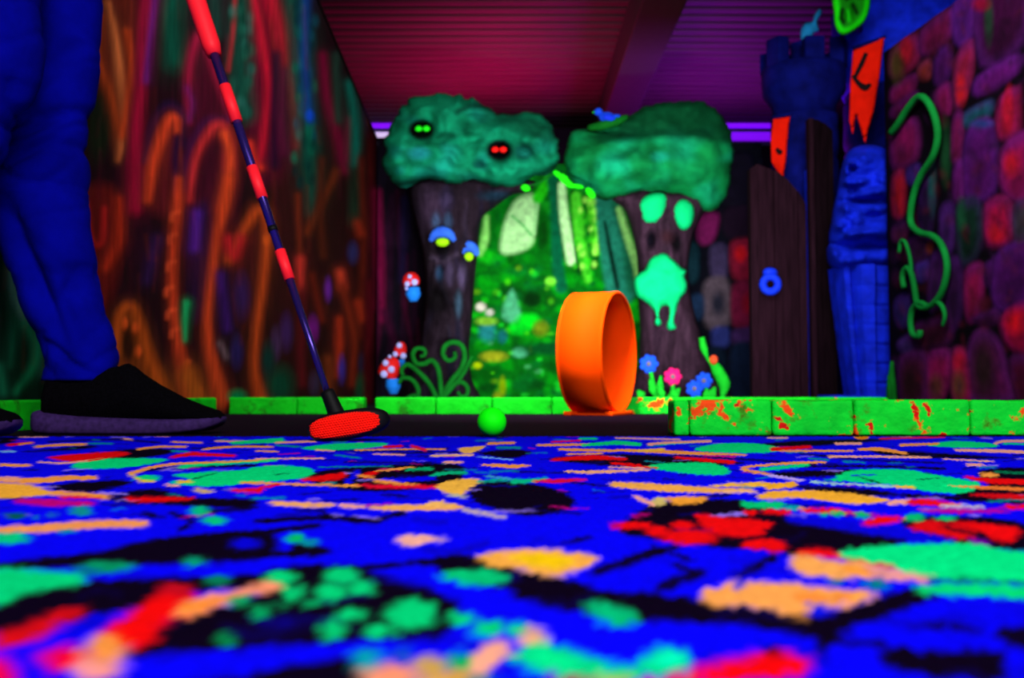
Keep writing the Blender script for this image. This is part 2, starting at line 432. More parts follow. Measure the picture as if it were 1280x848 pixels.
# left wall, painted with twisted trees
def left_x(Y): return -0.875 - 0.0142 * Y
def left_h(Y): return 2.05 - .0285 * (Y - 1.75)
cols_px = np.linspace(0, 469.5, 236)
k = (cols_px - 640) / F
Yc = -0.875 / (k + 0.0142)
Yc = np.concatenate([[1.735], Yc])
nr = 300
hh = np.linspace(0, 1, nr)
WX = left_x(Yc)
P3 = np.array([[left_x(a), a, left_h(a) * t - .004] for t in hh for a in Yc])
px, py, _ = project(P3)
cv = Canvas(px, py, (32, 4, 15))
def paint_left(c0):
    class Soft:
        x, y = c0.x, c0.y
        def S(q, p, w, col, soft=1.5, a=1.0):
            k = lambda f: [v * f for v in w] if isinstance(w, (list, tuple)) else w * f
            if max(col) > 60 and (max(w) if isinstance(w, (list, tuple)) else w) > 4:
                c0.S(p, k(2.2), [v * .62 for v in col], soft * 3.0, a * .5)
                c0.S(p, k(1.25), col, soft * 1.6, a * .8); c0.S(p, k(.4), [min(255, v * 1.15) for v in col], soft * 1.2, a * .6)
            else: c0.S(p, w, col, soft * 1.8, a)
        def E(q, *k, **kw): c0.E(*k, **kw)
        def P(q, *k, **kw): c0.P(*k, **kw)
    c = Soft()
    r = random.Random(3)
    c.P([(-900, -1200), (75, -1200), (80, 300), (62, 520), (-900, 900)], (5, 32, 24), 20, rnd=False)
    for q in range(60):
        x = r.uniform(-700, 60); y0 = r.uniform(-900, 400)
        c.S([(x, y0), (x + r.uniform(-25, 25), y0 + 90), (x + r.uniform(-30, 40), y0 + 190)], [3, 16, 4], r.choice([(12, 95, 66), (40, 105, 88), (0, 60, 50), (120, 25, 20), (60, 10, 60)]), 12, .75)
    # big fills
    c.P([(340, 170), (470, 170), (470, 500), (300, 500)], (44, 12, 10), 30, .8)
    c.P([(310, 0), (375, 0), (378, 190), (320, 230), (308, 120)], (78, 4, 32), 14)
    c.P([(232, 260), (235, 90), (252, 45), (280, 110), (295, 200), (290, 280)], (62, 4, 26), 16)
    c.P([(120, 0), (170, 0), (165, 120), (150, 200), (118, 90)], (100, 30, 16), 12)
    c.P([(100, 240), (150, 240), (150, 330), (125, 400), (108, 320)], (92, 14, 14), 16)
    c.P([(140, 500), (142, 420), (150, 388), (166, 380), (180, 410), (195, 450), (222, 500)], (112, 46, 12), 14)
    c.P([(184, 260), (196, 190), (212, 146), (222, 160), (224, 260)], (92, 16, 26), 16, .8)
    c.P([(234, 330), (240, 210), (262, 160), (286, 176), (284, 260), (262, 360)], (72, 8, 30), 18, .8)
    c.P([(150, 170), (180, 160), (184, 260), (176, 330), (150, 300)], (40, 4, 24), 16, .8)
    c.P([(284, 330), (306, 290), (324, 262), (334, 290), (326, 400), (300, 400)], (70, 16, 20), 18, .7)
    c.P([(340, 240), (372, 200), (400, 260), (396, 420), (350, 430)], (58, 10, 16), 24, .7)
    c.P([(246, 260), (262, 262), (258, 380), (240, 400), (236, 330)], (34, 8, 48), 14, .8)
    # dark and green patches
    c.E(125, 155, 15, 48, (20, 27, 12), 5, .6)
    for q in ((215, 0, 213, 30, 218, 75, 22, (0, 62, 46)), (305, 0, 300, 90, 305, 140, 26, (8, 56, 44)), (268, 0, 270, 20, 272, 40, 14, (10, 50, 42))):
        c.S([q[0:2], q[2:4], q[4:6]], q[6], q[7], 12)
    # the orange leaf
    c.S([(134, 5), (146, 60), (151, 110), (151, 175), (147, 200)], [5, 9, 9, 8, 3], (190, 98, 48), 6)
    c.S([(125, 20), (122, 70), (138, 120), (148, 160)], 7, (160, 58, 18), 7)
    c.S([(158, 40), (163, 80), (160, 120), (152, 170)], 7, (186, 62, 18), 6)
    # pink red trunk strip
    c.S([(186, -10), (179, 60), (174, 110), (170, 160), (168, 260)], [15, 14, 12, 14, 14], (150, 8, 46), 8)
    c.S([(194, -10), (186, 60), (182, 100)], 6, (96, 24, 112), 6, .8)
    # arches
    c.S([(236, 152), (236, 90), (246, 48), (256, 54), (272, 100), (288, 150)], [6, 9, 8, 8, 7, 4], (132, 14, 46), 6)
    c.S([(236, 150), (240, 130), (234, 110)], 5, (100, 20, 90), 5, .7)
    c.S([(182, 200), (190, 160), (208, 132), (226, 142), (228, 180)], 8, (30, 6, 52), 6)
    c.S([(184, 250), (192, 200), (206, 160), (214, 148), (220, 152), (221, 165)], [8, 11, 11, 9, 8, 5], (204, 60, 28), 6)
    c.S([(222, 172), (219, 200), (222, 245)], 7, (28, 5, 48), 5)
    c.S([(230, 235), (236, 190), (258, 152), (284, 150)], 7, (34, 6, 60), 6)
    c.S([(236, 250), (244, 200), (262, 165), (276, 158), (286, 182), (286, 225), (277, 262)], [7, 8, 9, 11, 13, 12, 10], (176, 36, 40), 6)
    c.S([(280, 168), (287, 195), (284, 235), (278, 262)], 8, (208, 66, 30), 5)
    c.S([(252, 240), (262, 200), (270, 185)], 12, (50, 4, 24), 10)
    # lower legs of the arches
    c.S([(223, 225), (221, 260), (217, 300), (215, 340), (216, 380), (221, 420), (227, 455), (236, 500)], [7, 11, 10, 10, 9, 10, 13, 18], (188, 54, 24), 5)
    for q in ((219, 268), (216, 296), (214, 330), (212, 362), (214, 390), (219, 414), (233, 455)):
        c.S([(q[0] - 5, q[1] + 8), (q[0] - 4, q[1]), (q[0] + 3, q[1] - 3)], 4, (220, 74, 36), 3)
    c.S([(285, 225), (279, 258), (271, 300), (264, 350), (259, 400), (262, 440), (276, 500)], [10, 11, 10, 9, 9, 11, 18], (190, 58, 24), 5)
    c.S([(107, 256), (111, 290), (118, 306), (128, 300), (130, 262)], 6, (160, 22, 22), 5)
    c.S([(148, 250), (147, 300), (132, 335)], [8, 13, 8], (158, 36, 16), 7)
    c.S([(196, 300), (184, 350)], 10, (44, 14, 66), 8, .8)
    c.S([(246, 268), (243, 310)], 8, (78, 24, 140), 7)
    c.S([(276, 345), (284, 410)], 8, (58, 16, 100), 7)
    c.S([(233, 380), (231, 400), (231, 425)], [8, 7, 4], (20, 150, 84), 4)
    c.S([(144, 440), (149, 395), (164, 384), (174, 405), (186, 450), (206, 500)], [9, 9, 9, 10, 13, 16], (164, 66, 16), 7)
    c.E(160, 432, 7, 22, (44, 14, 6), 0, .8)
    for q in ((155, 405), (169, 410), (172, 440), (233, 457), (250, 490)): c.E(*q, 4, 7, (206, 76, 24), 0, .9)
    c.S([(235, 470), (248, 500)], 20, (156, 70, 18), 10)
    c.S([(275, 430), (283, 446)], 5, (96, 70, 80), 5)
    # far half
    c.S([(294, -5), (291, 40), (285, 88)], 4, (150, 34, 40), 3)
    for q in range(26): c.E(r.uniform(290, 315), r.uniform(0, 150), 5, 7, r.choice([(30, 90, 78), (0, 46, 34), (16, 76, 60)]), 0, 1.2, .7)
    c.S([(318, -5), (327, 50), (335, 105), (331, 160), (323, 206)], [6, 9, 8, 8, 7], (176, 12, 40), 6)
    c.S([(312, 180), (318, 205), (326, 210)], 7, (200, 40, 30), 5)
    c.S([(338, -5), (352, 45), (362, 100), (372, 150), (370, 182)], [16, 18, 12, 10, 6], (176, 10, 38), 7)
    c.S([(346, 70), (343, 130), (344, 205)], 9, (22, 2, 40), 7)
    c.S([(356, 90), (352, 150), (356, 190)], 8, (90, 4, 50), 7)
    c.S([(366, -5), (375, 40), (378, 100), (384, 170), (391, 230), (390, 265)], [20, 24, 24, 22, 18, 10], (4, 72, 58), 9)
    for q in range(50): c.E(r.gauss(381, 7), r.uniform(0, 240), 4, 7, r.choice([(0, 112, 82), (10, 84, 100), (0, 44, 44), (30, 110, 100)]), 0, 1.2, .65)
    c.S([(383, -5), (380, 60), (383, 110), (387, 150)], 7, (14, 60, 146), 7, .8)
    c.E(387, 145, 5, 7, (14, 80, 225), 0, .9)
    c.S([(404, 70), (409, 120), (424, 175), (430, 212)], [7, 10, 11, 8], (130, 2, 52), 7)
    c.S([(436, 150), (432, 200)], 6, (120, 6, 50), 6)
    c.S([(420, 70), (423, 150)], 7, (34, 66, 54), 6)
    c.S([(436, 105), (444, 150), (444, 205)], [6, 9, 7], (0, 122, 104), 6)
    c.S([(448, 215), (446, 275)], 15, (0, 58, 40), 9)
    c.S([(384, 290), (398, 262), (420, 215)], 7, (116, 42, 16), 6)
    c.S([(402, 200), (400, 260), (404, 320)], 6, (86, 28, 12), 6)
    c.S([(452, 200), (455, 300), (450, 420)], 7, (96, 22, 12), 6)
    c.S([(465, 170), (464, 250), (470, 330)], 7, (80, 10, 16), 5)
    c.S([(286, 325), (292, 312), (304, 290), (322, 264), (333, 276), (333, 310), (328, 360), (320, 420), (318, 465), (326, 500)], [9, 9, 9, 11, 11, 10, 9, 8, 8, 14], (180, 64, 20), 6)
    c.S([(284, 300), (292, 320), (300, 300)], 10, (176, 22, 32), 8)
    c.E(332, 300, 4, 7, (216, 84, 24), 0, .9)
    c.S([(372, 245), (375, 325)], 5, (116, 36, 16), 5)
    c.S([(375, 325), (376, 362)], 8, (208, 50, 40), 6)
    c.S([(378, 365), (376, 440), (378, 480)], 7, (96, 12, 22), 7)
    c.S([(390, 345), (402, 400)], 6, (110, 26, 14), 6)
    c.S([(425, 342), (428, 358)], 9, (200, 58, 34), 6)
    c.S([(424, 400), (424, 430), (420, 470)], [7, 9, 5], (170, 44, 18), 6)
    c.S([(448, 380), (452, 398)], 9, (176, 46, 22), 6)
    c.S([(428, 360), (442, 420), (440, 480)], 7, (120, 34, 14), 6)
    c.S([(410, 450), (412, 500)], 9, (120, 46, 14), 7)
    c.S([(447, 280), (451, 292)], 8, (150, 40, 20), 6)
    for q in ((410, 362, 4, 13, (112, 34, 160)), (391, 412, 6, 15, (136, 24, 146)), (358, 415, 7, 20, (66, 30, 92)), (427, 462, 4, 15, (64, 42, 146)), (441, 316, 6, 12, (48, 42, 96)),
              (302, 370, 9, 24, (52, 20, 76)), (296, 440, 7, 18, (40, 24, 84)), (393, 480, 6, 14, (60, 44, 72)), (345, 430, 6, 18, (70, 40, 80)), (452, 455, 4, 12, (34, 34, 66))):
        c.E(*q, 0, 1.1)
    for q in ((350, 482, 16, 22, (8, 66, 44)), (296, 496, 11, 8, (0, 116, 62)), (452, 488, 7, 18, (0, 82, 50)), (335, 450, 8, 20, (14, 50, 44))): c.E(*q, 0, 1.1)
    c.S([(470, 240), (473, 300), (471, 385)], 7, (146, 10, 62), 5)
    c.S([(463, 355), (460, 500)], 8, (92, 6, 22), 6)
    # teal streaks beyond the person
    c.S([(14, 338), (18, 372), (32, 405)], [4, 7, 5], (86, 146, 126), 5)
    c.S([(30, 405), (45, 432), (40, 460), (20, 490)], [7, 11, 8, 4], (18, 130, 84), 7)
    c.S([(0, 460), (5, 490)], 8, (14, 90, 64), 8)
    # fine streaks of the airbrush
    for q in range(300):
        x = r.uniform(-60, 470); y = r.uniform(-100, 500); l = r.uniform(20, 90)
        c.S([(x, y), (x + r.uniform(-6, 6), y + l)], r.uniform(1, 3.5), r.choice([(10, 2, 10), (10, 2, 10), (10, 2, 14), (130, 40, 20), (90, 10, 40)]), 3, r.uniform(.1, .3))
paint_left(cv)
# shallow relief follows the paint's own drawing
rel = cv.c.max(1); rel = np.clip(rel * 2, 0, 1) * .003
P3[:, 0] += rel
o = grid_mesh('wall_left', P3, nr, len(Yc), M['mural'], np.clip(cv.c * 1.2, 0, 1), thick=(-.06, 0, 0)); tag(o, kind='structure')
# dark cap along the top of the painted panel
mb = MB(); a, b = Yc[0], Yc[-1]
mb.add([(left_x(q) + dx, q, left_h(q) - .004 + dz) for q in (a, b) for dx, dz in ((.008, 0.0005), (.008, .012), (-.07, .012), (-.07, 0.0005))], [(0, 1, 5, 4), (1, 2, 6, 5), (2, 3, 7, 6), (3, 0, 4, 7), (0, 3, 2, 1), (4, 5, 6, 7)])
tag(mb.build('trim_2', M['black'], smooth=False), kind='structure')

# right wall, painted masonry
def right_x(Y): return 2.05 + .1167 * (5.4 - Y)
RN = Vector((-1, -.1167, 0)).normalized(); RP = Vector((2.05, 5.4, 0))
cpx = np.linspace(1112.5, 1280, 110); kk = (cpx - 640) / F
Yr = (2.05 + .1167 * 5.4) / (kk + .1167)
Yr = np.concatenate([Yr, np.linspace(Yr[-1], 2.2, 40)[1:]])
nr = 260
P3 = np.array([[right_x(a), a, 1.95 * t - .004] for t in np.linspace(0, 1, nr) for a in Yr])
px, py, _ = project(P3)
cv = Canvas(px, py, (9, 2, 12))
def paint_right(c):  # dim airbrushed stones
    r = random.Random(5)
    # masonry nearer than the frame shows
    for q in range(420):
        x = r.uniform(1290, 3200); y = r.uniform(-700, 520); w = r.uniform(14, 45) * (1 + (x - 1290) / 700); h = r.uniform(20, 55)
        c.P([(x, y), (x + w, y - w * .5), (x + w, y - w * .5 + h), (x, y + h)], r.choice([(110, 14, 70), (80, 16, 100), (150, 16, 50), (40, 30, 70)]), 10, h=1)
    S = [
        ([(1115, 64), (1145, 42), (1148, 76), (1116, 97)], (140, 18, 46)), ([(1152, 38), (1190, 10), (1190, 44), (1154, 70)], (108, 14, 66)),
        ([(1194, -20), (1217, -30), (1219, 42), (1194, 54)], (84, 20, 118)), ([(1223, -20), (1290, -40), (1284, 48), (1226, 84)], (56, 5, 50)),
        ([(1116, 110), (1144, 93), (1141, 112), (1116, 128)], (134, 18, 78)), ([(1116, 135), (1144, 115), (1144, 125), (1117, 146)], (96, 12, 74)),
        ([(1149, 82), (1163, 74), (1161, 95), (1150, 98)], (140, 42, 34)), ([(1170, 70), (1188, 57), (1186, 95), (1170, 106)], (70, 12, 84)),
        ([(1195, 74), (1218, 50), (1212, 105), (1195, 136)], (150, 22, 60)), ([(1222, 97), (1272, 68), (1271, 90), (1222, 120)], (98, 14, 108)),
        ([(1207, 142), (1239, 125), (1239, 140), (1206, 160)], (22, 84, 98)), ([(1170, 116), (1187, 104), (1187, 142), (1172, 132)], (150, 18, 86)),
        ([(1249, 126), (1273, 111), (1271, 166), (1248, 172)], (164, 14, 56)), ([(1116, 166), (1146, 148), (1148, 196), (1118, 211)], (118, 16, 72)),
        ([(1193, 146), (1203, 143), (1201, 196), (1190, 198)], (128, 18, 78)), ([(1209, 166), (1241, 151), (1244, 240), (1207, 247)], (88, 14, 104)),
        ([(1253, 186), (1290, 166), (1290, 252), (1254, 240)], (146, 14, 84)), ([(1117, 221), (1130, 214), (1129, 268), (1117, 268)], (196, 22, 24)),
        ([(1136, 211), (1149, 206), (1146, 226), (1136, 228)], (66, 40, 140)), ([(1194, 206), (1204, 203), (1204, 250), (1193, 248)], (108, 20, 108)),
        ([(1232, 256), (1263, 247), (1265, 300), (1235, 307)], (178, 14, 66)), ([(1198, 258), (1226, 249), (1225, 312), (1200, 330)], (16, 48, 36)),
        ([(1243, 322), (1290, 300), (1290, 378), (1245, 386)], (80, 14, 98)), ([(1206, 342), (1229, 331), (1226, 386), (1210, 402)], (154, 16, 76)),
        ([(1232, 332), (1242, 328), (1240, 352), (1233, 356)], (70, 14, 80)), ([(1252, 397), (1290, 378), (1290, 442), (1260, 432)], (178, 10, 66)),
        ([(1209, 500), (1211, 432), (1228, 411), (1250, 428), (1262, 470), (1266, 502)], (104, 20, 84)), ([(1190, 441), (1207, 437), (1212, 465), (1213, 502), (1192, 500)], (176, 22, 70)),
        ([(1159, 443), (1188, 438), (1187, 470), (1178, 500), (1159, 500)], (158, 20, 88)), ([(1125, 447), (1156, 440), (1158, 500), (1127, 502)], (82, 18, 58)),
        ([(1120, 376), (1136, 370), (1136, 404), (1122, 406)], (50, 36, 110)), ([(1144, 332), (1161, 326), (1161, 346), (1146, 350)], (62, 42, 140)),
        ([(1117, 286), (1132, 279), (1131, 296), (1118, 300)], (98, 30, 70)), ([(1164, 322), (1180, 316), (1176, 382), (1162, 386)], (62, 20, 80)),
        ([(1176, 262), (1192, 256), (1190, 312), (1178, 316)], (70, 28, 104)), ([(1183, 330), (1202, 326), (1200, 400), (1184, 408)], (52, 16, 66)),
        ([(1124, 427), (1141, 418), (1140, 434), (1126, 438)], (74, 44, 120)), ([(1268, 258), (1290, 250), (1290, 296), (1270, 300)], (62, 56, 64)),
        ([(1140, 408), (1188, 396), (1187, 430), (1146, 434)], (62, 10, 40)), ([(1216, 398), (1246, 386), (1250, 400), (1232, 406)], (70, 14, 66)),
        ([(1150, 232), (1166, 224), (1164, 290), (1152, 296)], (36, 14, 56)), ([(1262, 450), (1290, 446), (1290, 502), (1272, 502)], (84, 12, 50)),
        ([(1136, 300), (1162, 296), (1160, 320), (1138, 326)], (58, 18, 60)),
    ]
    for p, col in S:
        q_ = np.array(p, float); ce = q_.mean(0)
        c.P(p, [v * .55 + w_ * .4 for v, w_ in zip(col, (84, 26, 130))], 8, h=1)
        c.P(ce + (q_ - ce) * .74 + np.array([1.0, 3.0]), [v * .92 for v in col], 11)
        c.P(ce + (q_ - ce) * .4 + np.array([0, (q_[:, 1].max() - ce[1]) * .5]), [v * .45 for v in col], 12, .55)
    # patches of a second colour on single stones
    for q in ((1122, 82, 8, 20, (74, 62, 26)), (1202, 112, 6, 16, (204, 24, 30)), (1238, 25, 5, 26, (26, 54, 36)), (1228, 5, 10, 8, (140, 10, 44)), (1228, 155, 12, 5, (34, 60, 130)),
              (1266, 205, 9, 14, (196, 18, 34)), (1248, 292, 10, 10, (206, 18, 40)), (1273, 402, 14, 14, (226, 16, 30)), (1231, 460, 14, 34, (38, 24, 22)), (1200, 450, 7, 12, (206, 22, 56)),
              (1200, 482, 8, 16, (104, 62, 42)), (1172, 484, 8, 14, (100, 50, 40)), (1140, 478, 12, 22, (40, 16, 22)), (1262, 135, 6, 22, (188, 16, 44)), (1135, 170, 8, 18, (134, 16, 84)),
              (1166, 232, 4, 30, (12, 72, 72)), (1182, 190, 6, 34, (22, 74, 40)), (1203, 270, 6, 18, (22, 80, 48)), (1163, 310, 4, 7, (120, 44, 24)), (1232, 380, 8, 10, (60, 8, 30)), (1134, 60, 6, 14, (180, 20, 40))):
        c.E(*q, 0, 1.1, .9)
    for q in range(300):
        c.E(r.uniform(1112, 1290), r.uniform(0, 500), r.uniform(2, 6), r.uniform(3, 9), r.choice([(5, 2, 8), (60, 20, 70), (90, 20, 40)]), r.uniform(-30, 0), 1.5, .35)
paint_right(cv)
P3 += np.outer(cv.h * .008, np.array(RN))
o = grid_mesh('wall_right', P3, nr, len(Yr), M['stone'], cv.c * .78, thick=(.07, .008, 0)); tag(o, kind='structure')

# back wall of the scenery at Y = 7.1 (dark forest part on the left, dark masonry on the right)
def back_panel(name, x0, x1, y0, Y, nx, nz, base, fn, m, thick):
    top = at(x0, y0, Y).z; xa, xb = at(x0, 400, Y).x, at(x1, 400, Y).x
    P = np.array([[a, Y, b] for b in np.linspace(-.004, top, nz) for a in np.linspace(xa, xb, nx)])
    px, py, _ = project(P); c = Canvas(px, py, base); fn(c)
    P[:, 1] -= c.h * .02
    return grid_mesh(name, P, nz, nx, m, c.c, thick=(0, thick, 0))
def paint_dark(c):
    r = random.Random(9)
    for q in range(60):
        x = r.uniform(465, 620); y = r.uniform(170, 480)
        c.S([(x, y), (x + r.uniform(-8, 8), y + 60), (x + r.uniform(-8, 8), y + 120)], [2, 7, 2], r.choice([(42, 8, 36), (22, 14, 42), (70, 6, 40), (14, 8, 24)]), 6, .7)
    c.S([(474, 240), (476, 330), (478, 400)], [5, 10, 6], (112, 8, 56), 8)
    c.S([(480, 390), (495, 440), (490, 500)], 8, (52, 6, 36), 8)
    c.S([(505, 250), (503, 350)], 8, (24, 18, 56), 8)
tag(back_panel('wall_back_left', 470.5, 640, 172, 7.1, 90, 150, (15, 7, 20), paint_dark, M['mural'], .06), kind='structure')
def paint_back_stone(c):
    for p, col in [
        ([(873, 272), (898, 268), (892, 300), (874, 304)], (112, 20, 80)), ([(858, 308), (872, 308), (872, 348), (860, 350)], (12, 44, 54)), ([(888, 310), (908, 308), (908, 346), (890, 348)], (52, 42, 74)),
        ([(914, 303), (944, 301), (944, 345), (916, 347)], (112, 14, 40)), ([(880, 354), (910, 350), (912, 404), (882, 408)], (74, 62, 72)), ([(915, 358), (944, 355), (944, 402), (916, 406)], (92, 12, 44)),
        ([(862, 372), (878, 370), (878, 396), (864, 398)], (22, 44, 74)), ([(890, 412), (910, 410), (910, 432), (892, 434)], (34, 42, 104)), ([(916, 414), (944, 410), (944, 426), (918, 430)], (50, 26, 74)),
        ([(914, 436), (940, 434), (940, 498), (914, 500)], (10, 22, 46)), ([(882, 440), (906, 440), (906, 496), (884, 496)], (8, 22, 38)), ([(906, 262), (944, 258), (944, 292), (908, 296)], (22, 8, 26)),
        ([(904, 200), (940, 196), (940, 250), (906, 252)], (12, 8, 24)), ([(946, 200), (1000, 196), (1000, 240), (948, 244)], (8, 8, 22)), ([(830, 300), (852, 300), (852, 340), (830, 344)], (30, 16, 40)), ([(830, 352), (856, 352), (856, 400), (830, 402)], (40, 16, 44))]:
        c.P(p, col, 7, h=1)
    c.E(925, 318, 7, 9, (190, 16, 26), 0, 1.0); c.E(897, 380, 8, 14, (30, 30, 44), 0, 1.0); c.E(935, 380, 8, 12, (120, 8, 30), 0, 1.0)
tag(back_panel('wall_back_right', 815, 955, 179, 7.1, 150, 150, (5, 6, 17), paint_back_stone, M['stone'], .06), kind='structure')

# forest picture hung between the trees
def paint_forest(c):
    r = random.Random(11)
    for q in range(420):
        x = r.uniform(570, 820); y = r.uniform(200, 510); s = r.uniform(3, 13)
        g = r.choice([(0, 70, 4), (0, 112, 8), (0, 140, 10), (0, 56, 8), (10, 170, 16), (0, 92, 26)]) if y > 310 else r.choice([(0, 100, 14), (0, 80, 20), (10, 130, 20)])
        c.E(x, y, s, s * r.uniform(.5, .9), g, r.uniform(-40, 40), .9, .75)
    for q in range(34):
        c.E(r.uniform(585, 700), r.uniform(335, 500), r.uniform(2, 5), r.uniform(1.5, 4), r.choice([(60, 190, 10), (90, 150, 10), (20, 205, 40), (60, 160, 90), (60, 170, 20)]), 0, 1.1, .6)
    c.P([(626, 312), (632, 276), (646, 250), (668, 246), (668, 290), (662, 308), (640, 317)], (150, 205, 134), 7)
    c.S([(608, 272), (606, 300), (600, 318)], [6, 10, 5], (120, 200, 92), 5)
    c.S([(617, 265), (616, 310)], 7, (0, 96, 12), 5)
    c.S([(640, 270), (652, 280), (664, 294)], 2.5, (40, 150, 60), 3)
    c.S([(672, 250), (668, 292)], 4, (130, 196, 120), 3)
    c.S([(672, 248), (686, 226)], 13, (24, 176, 12), 5)
    c.S([(691, 226), (695, 260), (697, 330), (702, 360)], 14, (0, 82, 48), 5)
    c.E(678, 292, 7, 22, (0, 58, 4), 0, .9)
    c.S([(702, 232), (705, 270), (711, 305), (714, 326)], [9, 11, 13, 12], (164, 220, 146), 4)
    c.S([(715, 240), (718, 300), (724, 340)], 4, (0, 54, 10), 3)
    c.S([(720, 246), (724, 290), (729, 320), (735, 350)], [12, 13, 12, 8], (64, 190, 34), 5)
    c.S([(738, 250), (742, 280), (745, 315)], 8, (104, 224, 44), 5)
    for q in range(50): c.E(r.uniform(718, 748), r.uniform(245, 345), 3, 4, r.choice([(150, 230, 80), (10, 130, 10), (40, 180, 20)]), 0, 1, .7)
    c.S([(757, 250), (764, 300), (776, 365)], [26, 32, 36], (22, 108, 84), 6)
    c.S([(770, 255), (782, 300), (790, 360)], 12, (14, 92, 60), 6)
    c.S([(756, 278), (764, 320), (772, 360)], [4, 6, 5], (0, 24, 14), 4)
    c.S([(774, 262), (785, 298), (795, 328), (798, 352)], [7, 9, 10, 7], (134, 204, 104), 5)
    c.P([(640, 362), (651, 402), (628, 396)], (64, 156, 108), 6)
    for q in ((601, 384, 6, 5, (196, 192, 176)), (612, 391, 5, 4, (176, 176, 164)), (609, 415, 10, 12, (22, 112, 112)), (628, 421, 6, 8, (10, 90, 90)), (660, 402, 14, 10, (0, 196, 22)), (648, 410, 12, 8, (0, 180, 24)),
              (676, 411, 9, 9, (92, 116, 12)), (597, 457, 5, 4, (156, 186, 0)), (617, 446, 15, 6, (142, 152, 22)), (650, 441, 9, 6, (66, 164, 116)), (608, 402, 12, 5, (110, 170, 40)), (688, 352, 6, 5, (110, 220, 50)),
              (665, 375, 14, 12, (0, 38, 4)), (690, 436, 40, 8, (0, 66, 22)), (628, 484, 4, 12, (112, 146, 0)), (622, 496, 5, 6, (110, 130, 10))): c.E(*q, 0, .8)
fb = back_panel('forest_backdrop', 560, 830, 205, 6.95, 150, 170, (0, 92, 10), paint_forest, M['forest'], .02)
tag(fb, 'bright green forest picture hanging upright between the two foam trees', 'backdrop')

# ------------------------------------------------------------------ carpet
xs = np.concatenate([np.arange(-2.0, -.86, .012), np.arange(-.86, .86, .0022), np.arange(.86, 2.2, .012)])
ysx = np.concatenate([np.arange(-.9, .15, .012), np.arange(.15, .7, .003), np.arange(.7, 1.512, .005)])
GX, GY = np.meshgrid(xs, ysx); N = GX.size
P3 = np.stack([GX.ravel(), GY.ravel(), np.zeros(N)], 1)
J = P3.copy(); J[:, 0] += RNG.normal(0, .0007, N); J[:, 1] += RNG.normal(0, .0014, N)
px, py, dz = project(J)
inside = (dz > .12) & (px > -30) & (px < 1310) & (py < 880)
cB, cG, cR, cO, cY, cP, cM, cK, cT = (4, 0, 255), (0, 228, 128), (244, 6, 12), (255, 160, 66), (255, 196, 36), (255, 172, 150), (205, 0, 130), (9, 0, 22), (0, 140, 160)
px[~inside] = -1e6
cv = Canvas(px, py, cB)
